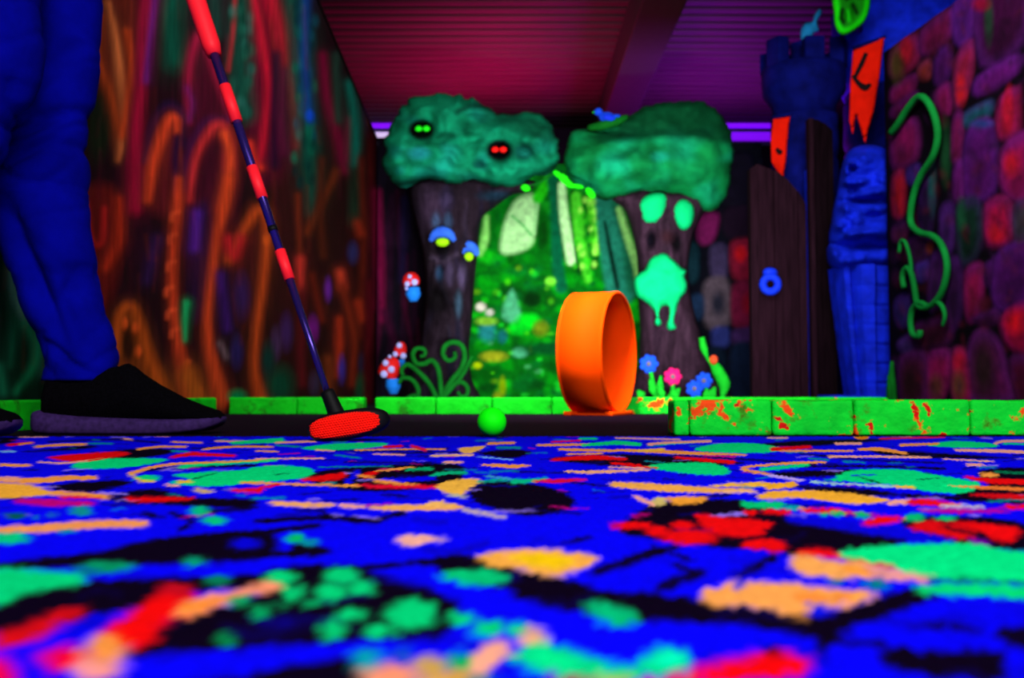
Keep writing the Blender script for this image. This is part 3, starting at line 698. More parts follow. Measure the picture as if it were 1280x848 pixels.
def paint_carpet(c):
    S, E, P = c.S, c.E, c.P
    # dark fields
    for p in [[(30, 564), (70, 560), (112, 556), (120, 559), (80, 563)], [(95, 575), (150, 562), (200, 560), (218, 565), (160, 574)], [(60, 607), (140, 600), (162, 603), (110, 613)],
              [(140, 619), (190, 611), (250, 622), (318, 624), (300, 632), (200, 628), (150, 625)], [(385, 592), (450, 583), (560, 579), (580, 589), (560, 604), (470, 613), (400, 604)],
              [(590, 607), (610, 601), (660, 604), (700, 614), (718, 627), (700, 636), (660, 642), (620, 634), (592, 622)], [(600, 565), (640, 561), (665, 565), (640, 572), (610, 569)],
              [(685, 573), (780, 567), (900, 574), (925, 579), (800, 583)], [(800, 640), (825, 628), (930, 626), (990, 645), (1080, 660), (1130, 672), (1080, 682), (1000, 690), (960, 684), (900, 680), (830, 672), (775, 660)],
              [(1130, 652), (1160, 646), (1240, 648), (1280, 655), (1290, 680), (1240, 682), (1180, 672)], [(970, 590), (1060, 586), (1065, 592), (990, 595)], [(1000, 608), (1060, 609), (1120, 616), (1060, 617)],
              [(1225, 588), (1290, 588), (1290, 626), (1200, 620), (1205, 610), (1235, 606)], [(0, 704), (60, 697), (130, 689), (190, 675), (320, 663), (345, 680), (320, 695), (250, 697), (200, 700), (100, 702), (-10, 708)],
              [(-10, 754), (40, 735), (100, 728), (180, 724), (260, 722), (320, 719), (332, 724), (240, 734), (200, 746), (150, 756), (100, 765), (50, 780), (-10, 792)],
              [(160, 816), (190, 800), (200, 782), (240, 768), (320, 748), (360, 715), (450, 711), (480, 735), (550, 745), (562, 765), (540, 785), (470, 788), (420, 790), (320, 801), (240, 806)],
              [(270, 852), (330, 838), (440, 825), (470, 852)], [(540, 699), (580, 694), (630, 705), (650, 722), (620, 728), (575, 718)], [(628, 712), (720, 728), (760, 740), (820, 742), (900, 755), (1005, 768), (1010, 776), (920, 772), (800, 769), (740, 760), (690, 750), (640, 736)],
              [(960, 772), (1010, 775), (1060, 760), (1150, 732), (1168, 740), (1110, 760), (1060, 778), (1042, 800), (1025, 806), (1020, 790), (960, 779)], [(1108, 813), (1150, 815), (1240, 813), (1247, 842), (1180, 840), (1120, 828)],
              [(1255, 784), (1290, 784), (1290, 802), (1260, 799)], [(0, 549), (20, 547), (16, 553), (-5, 555)], [(1090, 562), (1180, 566), (1260, 572), (1180, 572), (1110, 568)], [(940, 556), (1000, 550), (1100, 548), (1100, 551), (1000, 558)]]:
        P(p, cK, 3, grow=min(5, max(0, (np.mean([q[1] for q in p]) - 560) / 45)))
    for p, w in [([(180, 587), (230, 583), (320, 581)], 3), ([(320, 650), (420, 645), (470, 652)], 4), ([(400, 640), (450, 650), (505, 640)], 4), ([(320, 664), (350, 661), (400, 655)], 4), ([(320, 690), (350, 690), (410, 687)], 5),
                 ([(370, 684), (395, 686)], 9), ([(440, 708), (520, 701), (580, 694)], 4), ([(740, 713), (770, 704), (810, 690), (850, 680)], [4, 7, 7, 3]), ([(700, 678), (740, 669)], 2.5), ([(815, 680), (835, 688), (862, 697)], 3),
                 ([(820, 733), (850, 722), (880, 712)], [4, 9, 4]), ([(845, 703), (870, 714)], 5), ([(925, 717), (950, 702), (965, 694)], 6), ([(1030, 800), (1100, 802), (1160, 815), (1250, 815)], 5), ([(960, 805), (976, 813)], 8),
                 ([(1160, 775), (1225, 784)], 4), ([(430, 577), (540, 578)], 2), ([(1130, 618), (1280, 626)], 4), ([(250, 640), (320, 632)], 3), ([(215, 640), (240, 650), (225, 660)], 4), ([(180, 640), (200, 645)], 4), ([(640, 588), (700, 590), (740, 586)], 1.5),
                 ([(700, 600), (760, 606), (800, 604)], 2), ([(1000, 582), (1100, 582), (1180, 585)], 3), ([(60, 552), (140, 549), (200, 553)], 2), ([(240, 560), (330, 556)], 2), ([(490, 566), (600, 564)], 2), ([(0, 620), (30, 622)], 3),
                 ([(560, 560), (480, 563), (420, 562)], 2), ([(840, 568), (940, 574), (1020, 580)], 2.5), ([(1000, 566), (1080, 574), (1180, 578)], 2)]:
        k = 1.0 + min(.7, max(0, (p[0][1] - 580) / 150)); S(p, [v * k for v in w] if isinstance(w, list) else w * k, cK, 2.5)
    P([(325, 735), (340, 708), (440, 704), (500, 724), (566, 744), (572, 772), (545, 794), (470, 797), (400, 800), (330, 796)], cK, 6)
    # far rows
    r = random.Random(12)
    for q in range(420):
        y = 545 + 100 * r.random() ** 1.6; k = (y - 493) / 60; x = r.uniform(0, 1280); l = r.uniform(4, 22) * k
        S([(x, y), (x + l, y + r.uniform(-1.5, 1.5) * k)], r.uniform(.5, 1.8) * k, r.choice([cK, cK, cK, (6, 0, 120), (6, 0, 120), (150, 120, 255), cT, cM]), 1.5, r.uniform(.4, .9))
    for q in range(60):
        y = 645 + 200 * r.random(); k = (y - 493) / 60; x = r.uniform(0, 1280); l = r.uniform(8, 26) * k
        S([(x, y), (x + l * .5, y + r.uniform(-3, 3) * k), (x + l, y + r.uniform(-3, 3) * k)], r.uniform(.6, 1.6) * k, r.choice([cK, (8, 0, 90), (8, 0, 140)]), 3 * k, r.uniform(.3, .7))
    S([(25, 546), (60, 545)], 2, cP); S([(10, 556), (40, 553)], 3, cR); S([(25, 555), (40, 553)], 2, cO); S([(45, 558), (70, 556), (107, 555)], 3, cO); S([(0, 564), (18, 564)], 2, (120, 190, 255))
    P([(60, 571), (110, 566), (150, 564), (160, 568), (120, 574), (95, 577)], cR, 2); P([(90, 581), (112, 574), (150, 572), (205, 573), (200, 577), (150, 584), (100, 585)], cG, 2); S([(50, 577), (80, 578), (112, 575)], 2, cP)
    S([(110, 575), (130, 573)], 2, cR)
    S([(0, 580), (20, 581), (36, 581)], 3.5, cO); S([(0, 598), (40, 600), (80, 597), (119, 596)], [6, 7, 6, 5], cO); S([(2, 597), (25, 598)], 5, cP, a=.7)
    P([(-10, 604), (30, 604), (56, 610), (62, 617), (30, 620), (-10, 620)], (255, 180, 56), 3); S([(65, 615), (100, 617), (134, 620)], 6, cO, 3); S([(75, 620), (125, 621)], 2.5, cR, 2); S([(22, 625), (60, 627), (115, 628)], [5, 9, 5], cM, 4)
    S([(160, 622), (190, 623), (240, 622)], [4, 7, 3], cR, 3)
    S([(172, 561), (200, 558), (232, 558)], 2.5, cO); S([(215, 552), (252, 553)], 2, cO); S([(155, 548), (165, 549)], 2, cP); S([(110, 554), (140, 554)], 2, cT); S([(195, 545), (210, 545)], 1.5, cO); S([(270, 551), (320, 552)], 2, cP)
    S([(215, 571), (240, 567), (292, 569)], [3, 5, 3], cR, 2); S([(215, 563), (235, 564)], 2, cT)
    S([(255, 561), (290, 558), (340, 558)], 2.5, cO); S([(290, 553), (352, 550)], [3, 6], cG)
    S([(225, 583), (260, 579), (320, 576), (345, 575)], [4, 5, 4, 2], cG, 2); S([(335, 574), (270, 577), (220, 579), (186, 584), (170, 589), (163, 591)], [2, 2.5, 3, 3, 4, 4], cO)
    E(184, 597, 15, 4.5, cG); S([(164, 592), (176, 600), (190, 601)], 3, cY)
    P([(217, 593), (240, 590), (300, 587), (320, 583), (350, 581), (386, 584), (391, 591), (375, 597), (330, 601), (260, 607), (225, 604), (215, 601), (240, 598)], cG, 2)
    S([(240, 598), (270, 590)], 1.6, (0, 70, 60)); S([(345, 592), (362, 591)], 1.5, (0, 110, 70)); S([(225, 601), (238, 601)], 3.5, cY); S([(208, 605), (222, 606)], 3.5, cP); S([(245, 611), (262, 614)], 5, (220, 180, 120), 3); S([(290, 612), (326, 611)], [3, 6], cR, 2.5)
    S([(303, 602), (340, 603), (400, 605), (450, 606)], 3, cO); S([(325, 609), (350, 604)], 3, cR)
    S([(345, 556), (375, 558)], 2, cT); S([(345, 553), (395, 551)], 2.5, cP); P([(378, 559), (420, 554), (480, 553), (478, 557), (440, 561), (395, 562)], cG, 1.5); S([(395, 562), (418, 563)], 2, cP); S([(320, 563), (346, 564)], 2, cO)
    S([(445, 562), (500, 561), (556, 561)], 1.8, cO); S([(480, 558), (502, 557)], 3, cR); S([(515, 557), (532, 562)], 3.5, (240, 20, 60)); S([(420, 568), (450, 572)], 2, cT); S([(320, 573), (403, 572)], 2, cP); S([(468, 567), (505, 568)], 2, cP); S([(540, 569), (590, 568)], 3, (255, 190, 150))
    S([(598, 570), (640, 574)], 1.6, (120, 180, 255)); P([(573, 560), (590, 558), (607, 557), (595, 564), (580, 566)], (255, 190, 90), 1.5); S([(610, 554), (642, 553)], 3, cO); S([(622, 559), (650, 559)], 3, cT); S([(556, 577), (577, 577)], 3, cP)
    S([(603, 580), (640, 582), (661, 581)], [2, 5, 2], cO); S([(400, 583), (490, 582)], 1.5, cT); S([(320, 576), (346, 573)], 1.5, cG)
    P([(375, 598), (418, 591), (433, 590), (425, 598), (395, 600)], cR, 2); S([(436, 600), (446, 589)], 7, cB, 2); P([(450, 594), (466, 588), (472, 590), (460, 597)], cR, 2); S([(448, 593), (466, 596)], 3, cO); S([(470, 588), (500, 585), (516, 583)], 2.2, cO)
    S([(510, 586), (540, 585)], 4, (0, 170, 110), 2); S([(540, 593), (560, 590), (582, 590)], 4, (0, 190, 130), 2); S([(478, 599), (542, 597)], 5, cB, 2); S([(468, 600), (490, 602), (521, 606)], 4, cO, 2); S([(448, 605), (480, 607), (546, 607)], [3, 5, 4], (240, 10, 50), 2)
    P([(545, 607), (560, 600), (585, 597), (605, 600), (590, 607), (581, 615), (570, 619), (555, 613)], (255, 190, 70), 2); S([(563, 617), (581, 620)], 4, (200, 190, 160), 2); S([(598, 601), (640, 598), (672, 600)], 3, (0, 180, 150), 2); S([(608, 594), (640, 598)], 2.5, (60, 160, 220))
    S([(338, 627), (370, 629), (418, 630)], [4, 7, 4], (255, 178, 110), 2); S([(427, 631), (455, 632)], 5, cP, 2); S([(464, 633), (500, 633), (560, 632), (576, 633)], [4, 7, 8, 4], (255, 178, 90), 2); P([(530, 631), (548, 624), (566, 632)], (255, 190, 100), 2)
    S([(580, 636), (600, 639), (631, 646)], 4.5, (200, 175, 190), 3)
    # far rows, right
    S([(690, 552), (726, 550)], 2, cR); S([(725, 548), (745, 548)], 2.5, cG); S([(770, 547), (850, 549)], 1.8, cP); S([(673, 556), (736, 555)], 2.8, cO); S([(728, 556), (770, 553), (800, 555)], [3, 5, 4], cG)
    S([(700, 561), (770, 563)], 3, cO); S([(772, 562), (830, 564), (870, 566), (932, 568)], [3, 4, 4, 2], cO); S([(798, 563), (830, 561)], 3, (255, 190, 60)); S([(824, 555), (870, 552)], 2, cG); S([(888, 551), (832, 553), (811, 555)], 3, cP)
    P([(868, 561), (900, 554), (945, 554), (978, 560), (960, 565), (900, 565)], cG, 1.5); S([(710, 567), (752, 566)], 2.2, cO); S([(690, 574), (740, 571), (782, 573)], [3, 6, 3], cR, 2); S([(765, 578), (800, 581)], 3, cR); S([(845, 571), (916, 577)], [3, 5], cR, 2); S([(880, 569), (920, 570)], 2, cM)
    P([(805, 582), (840, 578), (890, 578), (912, 587), (905, 592), (870, 592), (830, 587)], cG, 2); S([(762, 583), (806, 584)], 2, cP); S([(708, 588), (740, 589), (812, 586)], [2, 4, 2], (255, 178, 130)); S([(780, 580), (820, 584)], 2, cR)
    S([(952, 586), (1010, 580)], 4, cG, 2); S([(1031, 577), (990, 578), (940, 582), (928, 585), (940, 588), (962, 592)], [2.5, 3, 3, 4, 3, 2.5], cO)
    S([(640, 601), (660, 600), (682, 597)], 4.5, (0, 200, 140), 2); S([(668, 600), (700, 600), (731, 598)], [3, 5, 3], (235, 10, 60), 2)
    P([(762, 605), (775, 601), (850, 605), (900, 609), (942, 610), (920, 614), (850, 614), (780, 609)], (255, 178, 80), 2); S([(890, 606), (945, 604), (966, 606)], [3, 6, 5], (255, 190, 60), 2); S([(905, 613), (945, 613)], 3, (255, 190, 130), 2)
    S([(793, 619), (804, 624), (815, 629)], [3, 5, 4], cP, 2); E(824, 625, 9, 5.5, (215, 190, 110)); P([(832, 620), (882, 620), (876, 626), (850, 630), (838, 625)], (255, 165, 50), 2)
    S([(930, 629), (976, 630)], 8, (0, 205, 120), 2.5); S([(950, 619), (965, 617)], 6, (255, 190, 60), 2)
    E(1077, 546, 9, 3, (255, 140, 10)); S([(1045, 554), (1076, 554)], 3.2, cP); S([(960, 547), (984, 547)], 2, cP); S([(1105, 544), (1140, 545)], 2, cP); P([(1158, 556), (1190, 551), (1232, 553), (1247, 558), (1200, 559)], cG, 1.5); S([(1126, 556), (1172, 554)], 3, cO); S([(1290, 551), (1256, 551), (1244, 554)], 3, cP); S([(1290, 555), (1255, 554)], 2, cG)
    S([(965, 561), (1012, 558)], [5, 4], cR, 2); S([(975, 563), (1066, 563)], 2.4, cO); S([(1074, 561), (1100, 561), (1132, 566)], [3, 5, 3], cO); S([(1195, 562), (1240, 563), (1290, 565)], [3, 4, 3], cP); S([(1035, 570), (1100, 570), (1162, 571)], 2.5, (255, 178, 150)); S([(1180, 573), (1242, 576)], 1.6, cP); S([(1208, 580), (1227, 580)], 3, cP)
    S([(1055, 576), (1080, 577)], 2, cT); S([(1010, 572), (1035, 574)], 2, cT); S([(1100, 548), (1180, 546)], 2, cR)
    S([(960, 593), (1003, 599)], 3, (200, 170, 255)); S([(1014, 601), (1060, 604), (1141, 608)], [3, 2.5, 3], (160, 210, 220))
    P([(1040, 599), (1065, 587), (1130, 586), (1160, 591), (1215, 600), (1224, 605), (1205, 615), (1160, 613), (1130, 606), (1090, 603), (1060, 600)], cG, 2); S([(1070, 594), (1100, 603)], 2, (0, 80, 60)); S([(1148, 598), (1175, 596)], 1.6, (0, 110, 70)); S([(1065, 593), (1092, 592)], 2, (20, 60, 230)); S([(1118, 607), (1142, 608)], 3, cY); S([(1190, 606), (1240, 609)], 2, cO)
    S([(1208, 595), (1240, 600), (1290, 601)], [3, 7, 5], cR, 2); S([(1228, 592), (1245, 593)], 5, cO, 2); S([(1220, 608), (1250, 609), (1290, 611)], 4, (255, 130, 50), 2); S([(1215, 617), (1290, 620)], [3, 7], (225, 8, 20), 3); S([(1245, 589), (1290, 591)], 3, (0, 120, 80), 2)
    S([(960, 607), (992, 604)], 7, (255, 178, 40), 2); P([(955, 615), (975, 612), (1040, 613), (1108, 622), (1095, 627), (1060, 628), (1000, 621), (955, 622)], (255, 180, 50), 2)
    S([(1113, 627), (1136, 625)], 6, cP, 2); S([(1136, 626), (1165, 627), (1202, 631)], [6, 8, 4], cR, 3); S([(1178, 631), (1226, 632)], 4, (200, 190, 210), 3); S([(1150, 636), (1200, 637), (1256, 637)], [3, 6, 3], (190, 0, 150), 3); S([(1260, 632), (1290, 632)], 5, cR, 3)
    S([(955, 638), (986, 638)], 6, cR, 3); E(990, 633, 10, 3, (0, 170, 180)); E(1005, 635, 5, 3, cO); S([(1008, 636), (1040, 637), (1066, 640)], [5, 7, 4], cR, 3)
    # middle rows
    S([(985, 646), (1040, 653), (1130, 665), (1192, 675)], [8, 12, 13, 6], (4, 0, 225), 4)
    for q in ((1030, 641, 5, 3.5), (1048, 640, 8, 3.5), (1078, 642, 8, 4), (1143, 645, 12, 5), (1182, 646, 12, 3)): E(*q, (0, 190, 110), 0, .6)
    P([(1078, 651), (1100, 644), (1132, 645), (1112, 652), (1090, 655)], cR, 3); P([(1140, 655), (1160, 649), (1200, 655), (1222, 663), (1205, 673), (1180, 667), (1145, 661)], (225, 6, 16), 4); P([(1188, 650), (1230, 653), (1272, 658), (1268, 673), (1245, 673), (1225, 662)], cR, 4)
    S([(1180, 657), (1230, 668)], 4, cK, 4); S([(960, 678), (975, 681)], 14, cR, 4); E(960, 655, 5, 4, cR); E(1225, 676, 12, 5, (120, 0, 170), 10, .8)
    P([(1043, 690), (1090, 680), (1150, 678), (1215, 677), (1250, 685), (1300, 690), (1300, 722), (1160, 720), (1110, 705), (1070, 699)], (0, 234, 134), 4); S([(1150, 733), (1220, 734), (1300, 738)], [11, 14, 18], (0, 220, 120), 4); S([(1160, 722), (1220, 722), (1300, 724)], 4, (0, 110, 70), 5)
    S([(1000, 688), (1020, 688), (1048, 692)], [8, 11, 7], cR, 5); S([(1058, 697), (1112, 706)], 5, (220, 60, 10), 4)
    P([(987, 698), (1000, 690), (1040, 698), (1084, 702), (1086, 718), (1025, 718), (996, 712)], (255, 170, 84), 5); S([(1088, 708), (1110, 715), (1155, 719)], [13, 14, 10], (235, 150, 150), 5); S([(1060, 709), (1085, 712)], 7, (255, 150, 40), 6)
    E(1046, 723, 10, 5, (0, 110, 120), 0, .8); E(1096, 727, 13, 6, (0, 130, 120), 0, .8)
    P([(875, 741), (890, 733), (915, 724), (940, 725), (980, 726), (1050, 733), (1094, 738), (1080, 747), (1040, 756), (1015, 753), (1010, 767), (985, 765), (960, 757), (915, 752), (890, 754)], (255, 166, 80), 5); E(923, 729, 8, 6, (10, 40, 220), 0, .8); S([(1000, 742), (1060, 744)], 8, (255, 140, 50), 6); E(1024, 756, 8, 6, (10, 30, 220), 0, .8)
    S([(-5, 661), (60, 658), (110, 654), (150, 653), (182, 653)], [8, 10, 10, 10, 7], (255, 158, 84), 3); E(85, 662, 9, 3, cT, 0, .6)
    for q in ((20, 643, 13, 4, (0, 90, 90)), (45, 645, 4, 3, (20, 130, 170)), (65, 642, 5, 4, (20, 100, 200)), (102, 637, 13, 6, (10, 150, 150)), (250, 637, 11, 6, (0, 195, 125)), (268, 649, 14, 5, (0, 205, 130)), (308, 677, 18, 6, (4, 0, 220)), (243, 700, 12, 6, (0, 160, 120)), (272, 722, 14, 6, (0, 130, 90)),
              (370, 671, 11, 6, (0, 190, 100)), (386, 675, 10, 4, (0, 140, 160)), (12, 671, 22, 7, (0, 205, 130)), (133, 706, 33, 7, (0, 150, 100)), (110, 711, 14, 5, (0, 110, 150))): E(*q, 0, .6)
    P([(497, 672), (505, 667), (535, 668), (546, 673), (520, 680), (503, 679)], (255, 180, 160), 3); S([(545, 673), (556, 672)], 5, (200, 150, 200), 4)
    P([(594, 693), (620, 688), (660, 684), (700, 686), (740, 692), (744, 700), (715, 712), (690, 718), (650, 709), (615, 704)], (255, 176, 70), 5); P([(640, 692), (690, 690), (720, 698), (695, 708), (660, 703)], (255, 205, 10), 8)
    P([(552, 713), (600, 708), (632, 716), (625, 726), (590, 729), (565, 723)], (0, 200, 120), 5)
    S([(768, 656), (790, 655), (812, 655)], [6, 9, 7], cR, 3); E(770, 655, 6, 4, (200, 0, 120), 0, .8)
    for q in ((822, 662, 14, 6), (853, 654, 15, 5), (862, 669, 34, 9), (945, 678, 17, 6), (938, 639, 9, 3.5)): E(*q, cR, 0, .5)
    P([(872, 641), (905, 645), (956, 650), (950, 666), (910, 668), (880, 657)], cR, 4)
    # near rows, out of focus
    P([(-10, 711), (50, 711), (100, 715), (104, 725), (70, 732), (20, 742), (-10, 757)], (0, 215, 124), 8)
    S([(-5, 798), (40, 786), (75, 768), (102, 760)], [22, 22, 18, 8], (215, 8, 20), 8); E(-2, 838, 22, 22, (240, 0, 60), 0, .8)
    P([(128, 787), (160, 764), (185, 750), (205, 733), (228, 732), (246, 745), (230, 766), (200, 780), (190, 800), (160, 809), (140, 800)], (252, 6, 8), 8); E(222, 735, 20, 7, (200, 8, 30), 10, .9); E(80, 820, 27, 16, (240, 0, 80), 0, .8); E(95, 818, 20, 9, (250, 0, 30), 0, .9)
    E(120, 832, 31, 15, (250, 150, 150), 0, .5); E(132, 806, 24, 19, (255, 152, 66), 0, .5)
    S([(230, 760), (262, 749), (300, 739), (348, 727)], [20, 17, 13, 11], (255, 150, 110), 5); S([(232, 759), (272, 748)], [15, 9], (255, 140, 20), 8); E(282, 797, 9, 8, (0, 150, 80), 0, .6)
    for q in ((365, 737, 15, 13), (350, 719, 24, 8), (415, 737, 22, 12), (425, 716, 24, 11), (390, 751, 11, 7), (328, 762, 13, 9), (350, 754, 9, 6), (452, 731, 18, 11), (440, 766, 20, 10), (415, 783, 15, 14), (512, 765, 34, 19), (520, 757, 24, 12), (474, 786, 20, 9), (575, 770, 18, 10), (612, 782, 22, 10), (645, 782, 16, 9), (300, 746, 14, 7)):
        E(q[0], q[1], q[2] * .86, q[3] * .84, (0, 215, 122) if q[2] > 14 else (0, 165, 95), 0, .5)
    E(460, 823, 17, 15, (0, 160, 170), 0, .7); E(503, 815, 11, 10, (10, 70, 200), 0, .8); E(487, 843, 36, 17, (255, 150, 110), 0, .5); E(560, 846, 40, 14, (225, 165, 70), 0, .6); E(535, 828, 20, 13, (205, 160, 70), 0, .6); E(577, 823, 16, 12, (0, 175, 90), 0, .6)
    P([(588, 829), (605, 805), (625, 794), (637, 808), (620, 826), (600, 836)], (255, 172, 140), 6); E(600, 846, 20, 7, (0, 130, 110), 0, .8)
    E(668, 793, 19, 12, (235, 175, 130), 20, .5); P([(642, 818), (668, 799), (700, 803), (730, 816), (790, 829), (820, 810), (850, 806), (864, 820), (845, 836), (800, 841), (760, 856), (720, 842), (670, 833)], (0, 222, 138), 8); E(690, 820, 22, 9, (0, 250, 150), 10, .9); E(838, 818, 20, 9, (0, 250, 190), -10, .9)
    P([(732, 755), (755, 749), (797, 768), (780, 778), (760, 775)], (0, 190, 120), 6)
    P([(795, 856), (850, 836), (900, 825), (930, 814), (960, 811), (1000, 815), (1014, 828), (990, 840), (900, 848)], (250, 4, 8), 8); E(715, 846, 26, 8, (170, 0, 70), 0, .8); E(765, 846, 20, 7, (190, 170, 80), 0, .8); E(930, 818, 14, 5, (190, 0, 140), -15, .9)
    E(1220, 760, 40, 14, (4, 0, 235), 0, .9, .6)
paint_carpet(cv)
# the same kind of pattern on the carpet around
c2 = Canvas(P3[:, 0] * 1000, P3[:, 1] * 1000, cB); c2.c = cv.c; c2.mask = ~inside
r = random.Random(2)
for q in range(420):
    x, y, l, a = r.uniform(-2000, 2200), r.uniform(-900, 1500), r.uniform(30, 160), r.uniform(0, 3.14)
    dx, dy = math.cos(a) * l, math.sin(a) * l
    c2.S([(x, y), (x + dx * .5 - dy * .25, y + dy * .5 + dx * .25), (x + dx, y + dy)], [6, r.uniform(16, 60), 5], r.choice([cK, cK, cK, cG, cG, cR, cO, cO, cY, cM]), 8)
P3[:, 2] = -.001 + RNG.uniform(-1, 1, N) * np.where((np.abs(P3[:, 0]) < .86), .00085, .0007)
o = grid_mesh('carpet', P3, len(ysx), len(xs), M['carpet'], cv.c * .74, smooth=True, thick=(0, 0, -.0028))
tag(o, 'blue fluorescent carpet with splashes of green, red, orange and black', 'carpet')

# ------------------------------------------------------------------ putting mat
mb = MB().box((-1.9, 1.508, -.0038), (2.6, 3.19, .0), .0)
tag(mb.build('putting_mat', M['mat'], smooth=False), 'flat black felt putting mat running behind the green ball', 'mat')

# ------------------------------------------------------------------ curb blocks
def block(name, lo, hi, m, label, group, bev=.006, jit=.0015, rot=0):
    lo, hi = Vector(lo), Vector(hi); c = (lo + hi) / 2; base = Vector((c.x, c.y, lo.z))
    bm = bmesh.new(); bmesh.ops.create_cube(bm, size=1)
    for q in bm.verts: q.co = Vector((q.co.x * (hi.x - lo.x), q.co.y * (hi.y - lo.y), (q.co.z + .5) * (hi.z - lo.z)))
    bmesh.ops.bevel(bm, geom=bm.edges[:], offset=bev, segments=3, profile=.6, affect='EDGES')
    bmesh.ops.triangulate(bm, faces=[f for f in bm.faces if f.calc_area() > 4e-4])
    for k in range(3): bmesh.ops.subdivide_edges(bm, edges=[e for e in bm.edges if e.calc_length() > .014], cuts=1)
    for q in bm.verts:
        w = q.co + base * 3
        if q.co.z > .004: q.co += Vector((noise.noise(w * 30), noise.noise(w * 30 + Vector((9, 0, 0))), noise.noise(w * 22 + Vector((0, 7, 0))))) * jit
    me = bpy.data.meshes.new(name); bm.to_mesh(me); bm.free(); me.materials.append(m)
    me.polygons.foreach_set('use_smooth', [True] * len(me.polygons))
    o = link(name, me); o.location = base; o.rotation_euler.z = rot
    return tag(o, label, 'curb block', group)
Hc = .0535
def fx(p, Y): return (p - 640) / F * Y
jr = [841.5, 862, 965, 1067, 1212, 1338, 1470]
lab = ['narrow green end block at the left tip of the near curb, orange chips', 'green curb block with few chips, next to the narrow end block of the near curb', 'green curb block with a small red scuff, second full block of the near curb',
       'heavily red-chipped green curb block in the middle of the near right curb', 'chipped green curb block cut by the right edge of the frame', 'green curb block beyond the right edge of the frame']
for k in range(6):
    block('curb_block', (fx(jr[k], 1.51) + .0005, 1.511, 0), (fx(jr[k + 1], 1.51) - .0005, 1.575, Hc + (.001 if k % 2 else 0)), M['curb'], lab[k], 'near right curb')
# back curb across the end of the mat
jb = [287, 372, 456, None, 469, 545, 615, 690, 762, 842, 930, 1020, 1110]
lb = {287: 'clean green curb block just right of the black shoe toe', 372: 'clean green curb block behind the black putter hosel', 469: 'green curb block under the curly green vine, left of its middle', 545: 'green curb block under the right half of the curly green vine',
      615: 'green curb block behind the green ball, below the forest picture', 690: 'green curb block hidden behind the orange loop, left half', 762: 'short orange-specked green curb block right of the orange loop', 842: 'green back curb block behind the near right curb', 930: 'green back curb block hidden below the wooden door', 1020: 'green back curb block hidden below the blue statue'}
for a, b in zip(jb[:-1], jb[1:]):
    if a is None or b is None: continue
    block('curb_block', (fx(a, 3.2) + .001, 3.195, -.004), (fx(b, 3.2) - .001, 3.26, .0525), M['curb'] if a in (762,) else M['curb_far'], lb[a], 'back curb', .007)
# curb along the left wall
yy = [1.655, 1.975, 2.3, 2.62, 2.93]
ll = ['green curb block along the left wall left of the black shoe heel',
      'green curb block along the left wall hidden behind the shoe', 'green curb block along the left wall behind the shoe toe', 'last green curb block along the left wall before the corner']
for k in range(4):
    a, b = yy[k], yy[k + 1]
    block('curb_block', (left_x(b) + .018, a + .001, -.004), (left_x(a) + .052 - .006, b - .001, .0525), M['curb_far'], ll[k], 'left wall curb', .007, .001)

# ------------------------------------------------------------------ ball
br = .0215
c = at(614.5, 530, 1.46)
bm_ = MB().ball((0, 0, 0), br, seg=48, ring=32).build('golf_ball', M['ball']); bm_.location = (c.x, 1.475, br + .0005)
tag(bm_, 'bright green golf ball resting between the carpet and the black mat', 'golf ball')

# ------------------------------------------------------------------ orange loop
Lc = at(748, 515, 3.0); Lc.z = 0
lp = thing('loop_obstacle', Lc, 'tall orange plastic loop standing on the mat before the forest picture', 'loop')
ax = Vector((math.sin(math.radians(67)), -math.cos(math.radians(67)), 0)); sd_ = Vector((ax.y, -ax.x, 0)) * -1
R1, R0, W = .182, .174, .128
def ringpt(a, rr, t): return Lc + Vector((0, 0, R1 + .006)) + ax * (t * W / 2) + sd_ * (math.cos(a) * rr) + Vector((0, 0, math.sin(a) * rr))
mb = MB(); n = 96; prof = [(R1, -1), (R1, -.97), (R1 + .002, .9), (R1 + .002, 1), (R0, 1), (R0, -1)]
prof = [(R1, -1), (R1, 1), (R0, 1), (R0, -1)]
v = [ringpt(2 * math.pi * j / n, rr, t) for j in range(n) for rr, t in prof]; m_ = len(prof)
f = [(j * m_ + q, j * m_ + (q + 1) % m_, ((j + 1) % n) * m_ + (q + 1) % m_, ((j + 1) % n) * m_ + q) for j in range(n) for q in range(m_)]
mb.add(v, f); o = mb.build('ring', M['loop'], lp, smooth=False)
o.data.polygons.foreach_set('use_smooth', [(q % m_) in (0, 2) for q in range(len(o.data.polygons))])
for t, lo_ in ((1, 'rim_lip'), (-1, 'rim_lip')):
    mb = MB(); mb.tube([ringpt(2 * math.pi * j / 64, (R1 + R0) / 2, t) for j in range(65)], .0055, 8, smooth=False, caps=False); mb.build(lo_, M['loop'], lp)
rotz = math.atan2(ax.y, ax.x)
MX = Matrix.Translation(Lc) @ Matrix.Rotation(rotz, 4, 'Z')
for s in (1, -1):
    MB().box((s * W / 2 - .012, -.10, 0), (s * W / 2 + .012, .10, .012), .003, mtx=MX).build('foot', M['loop'], lp)
MB().box((-W / 2 + .012, -.045, 0), (W / 2 - .012, .045, .0065), .001, mtx=MX).build('base_plate', M['loop'], lp)

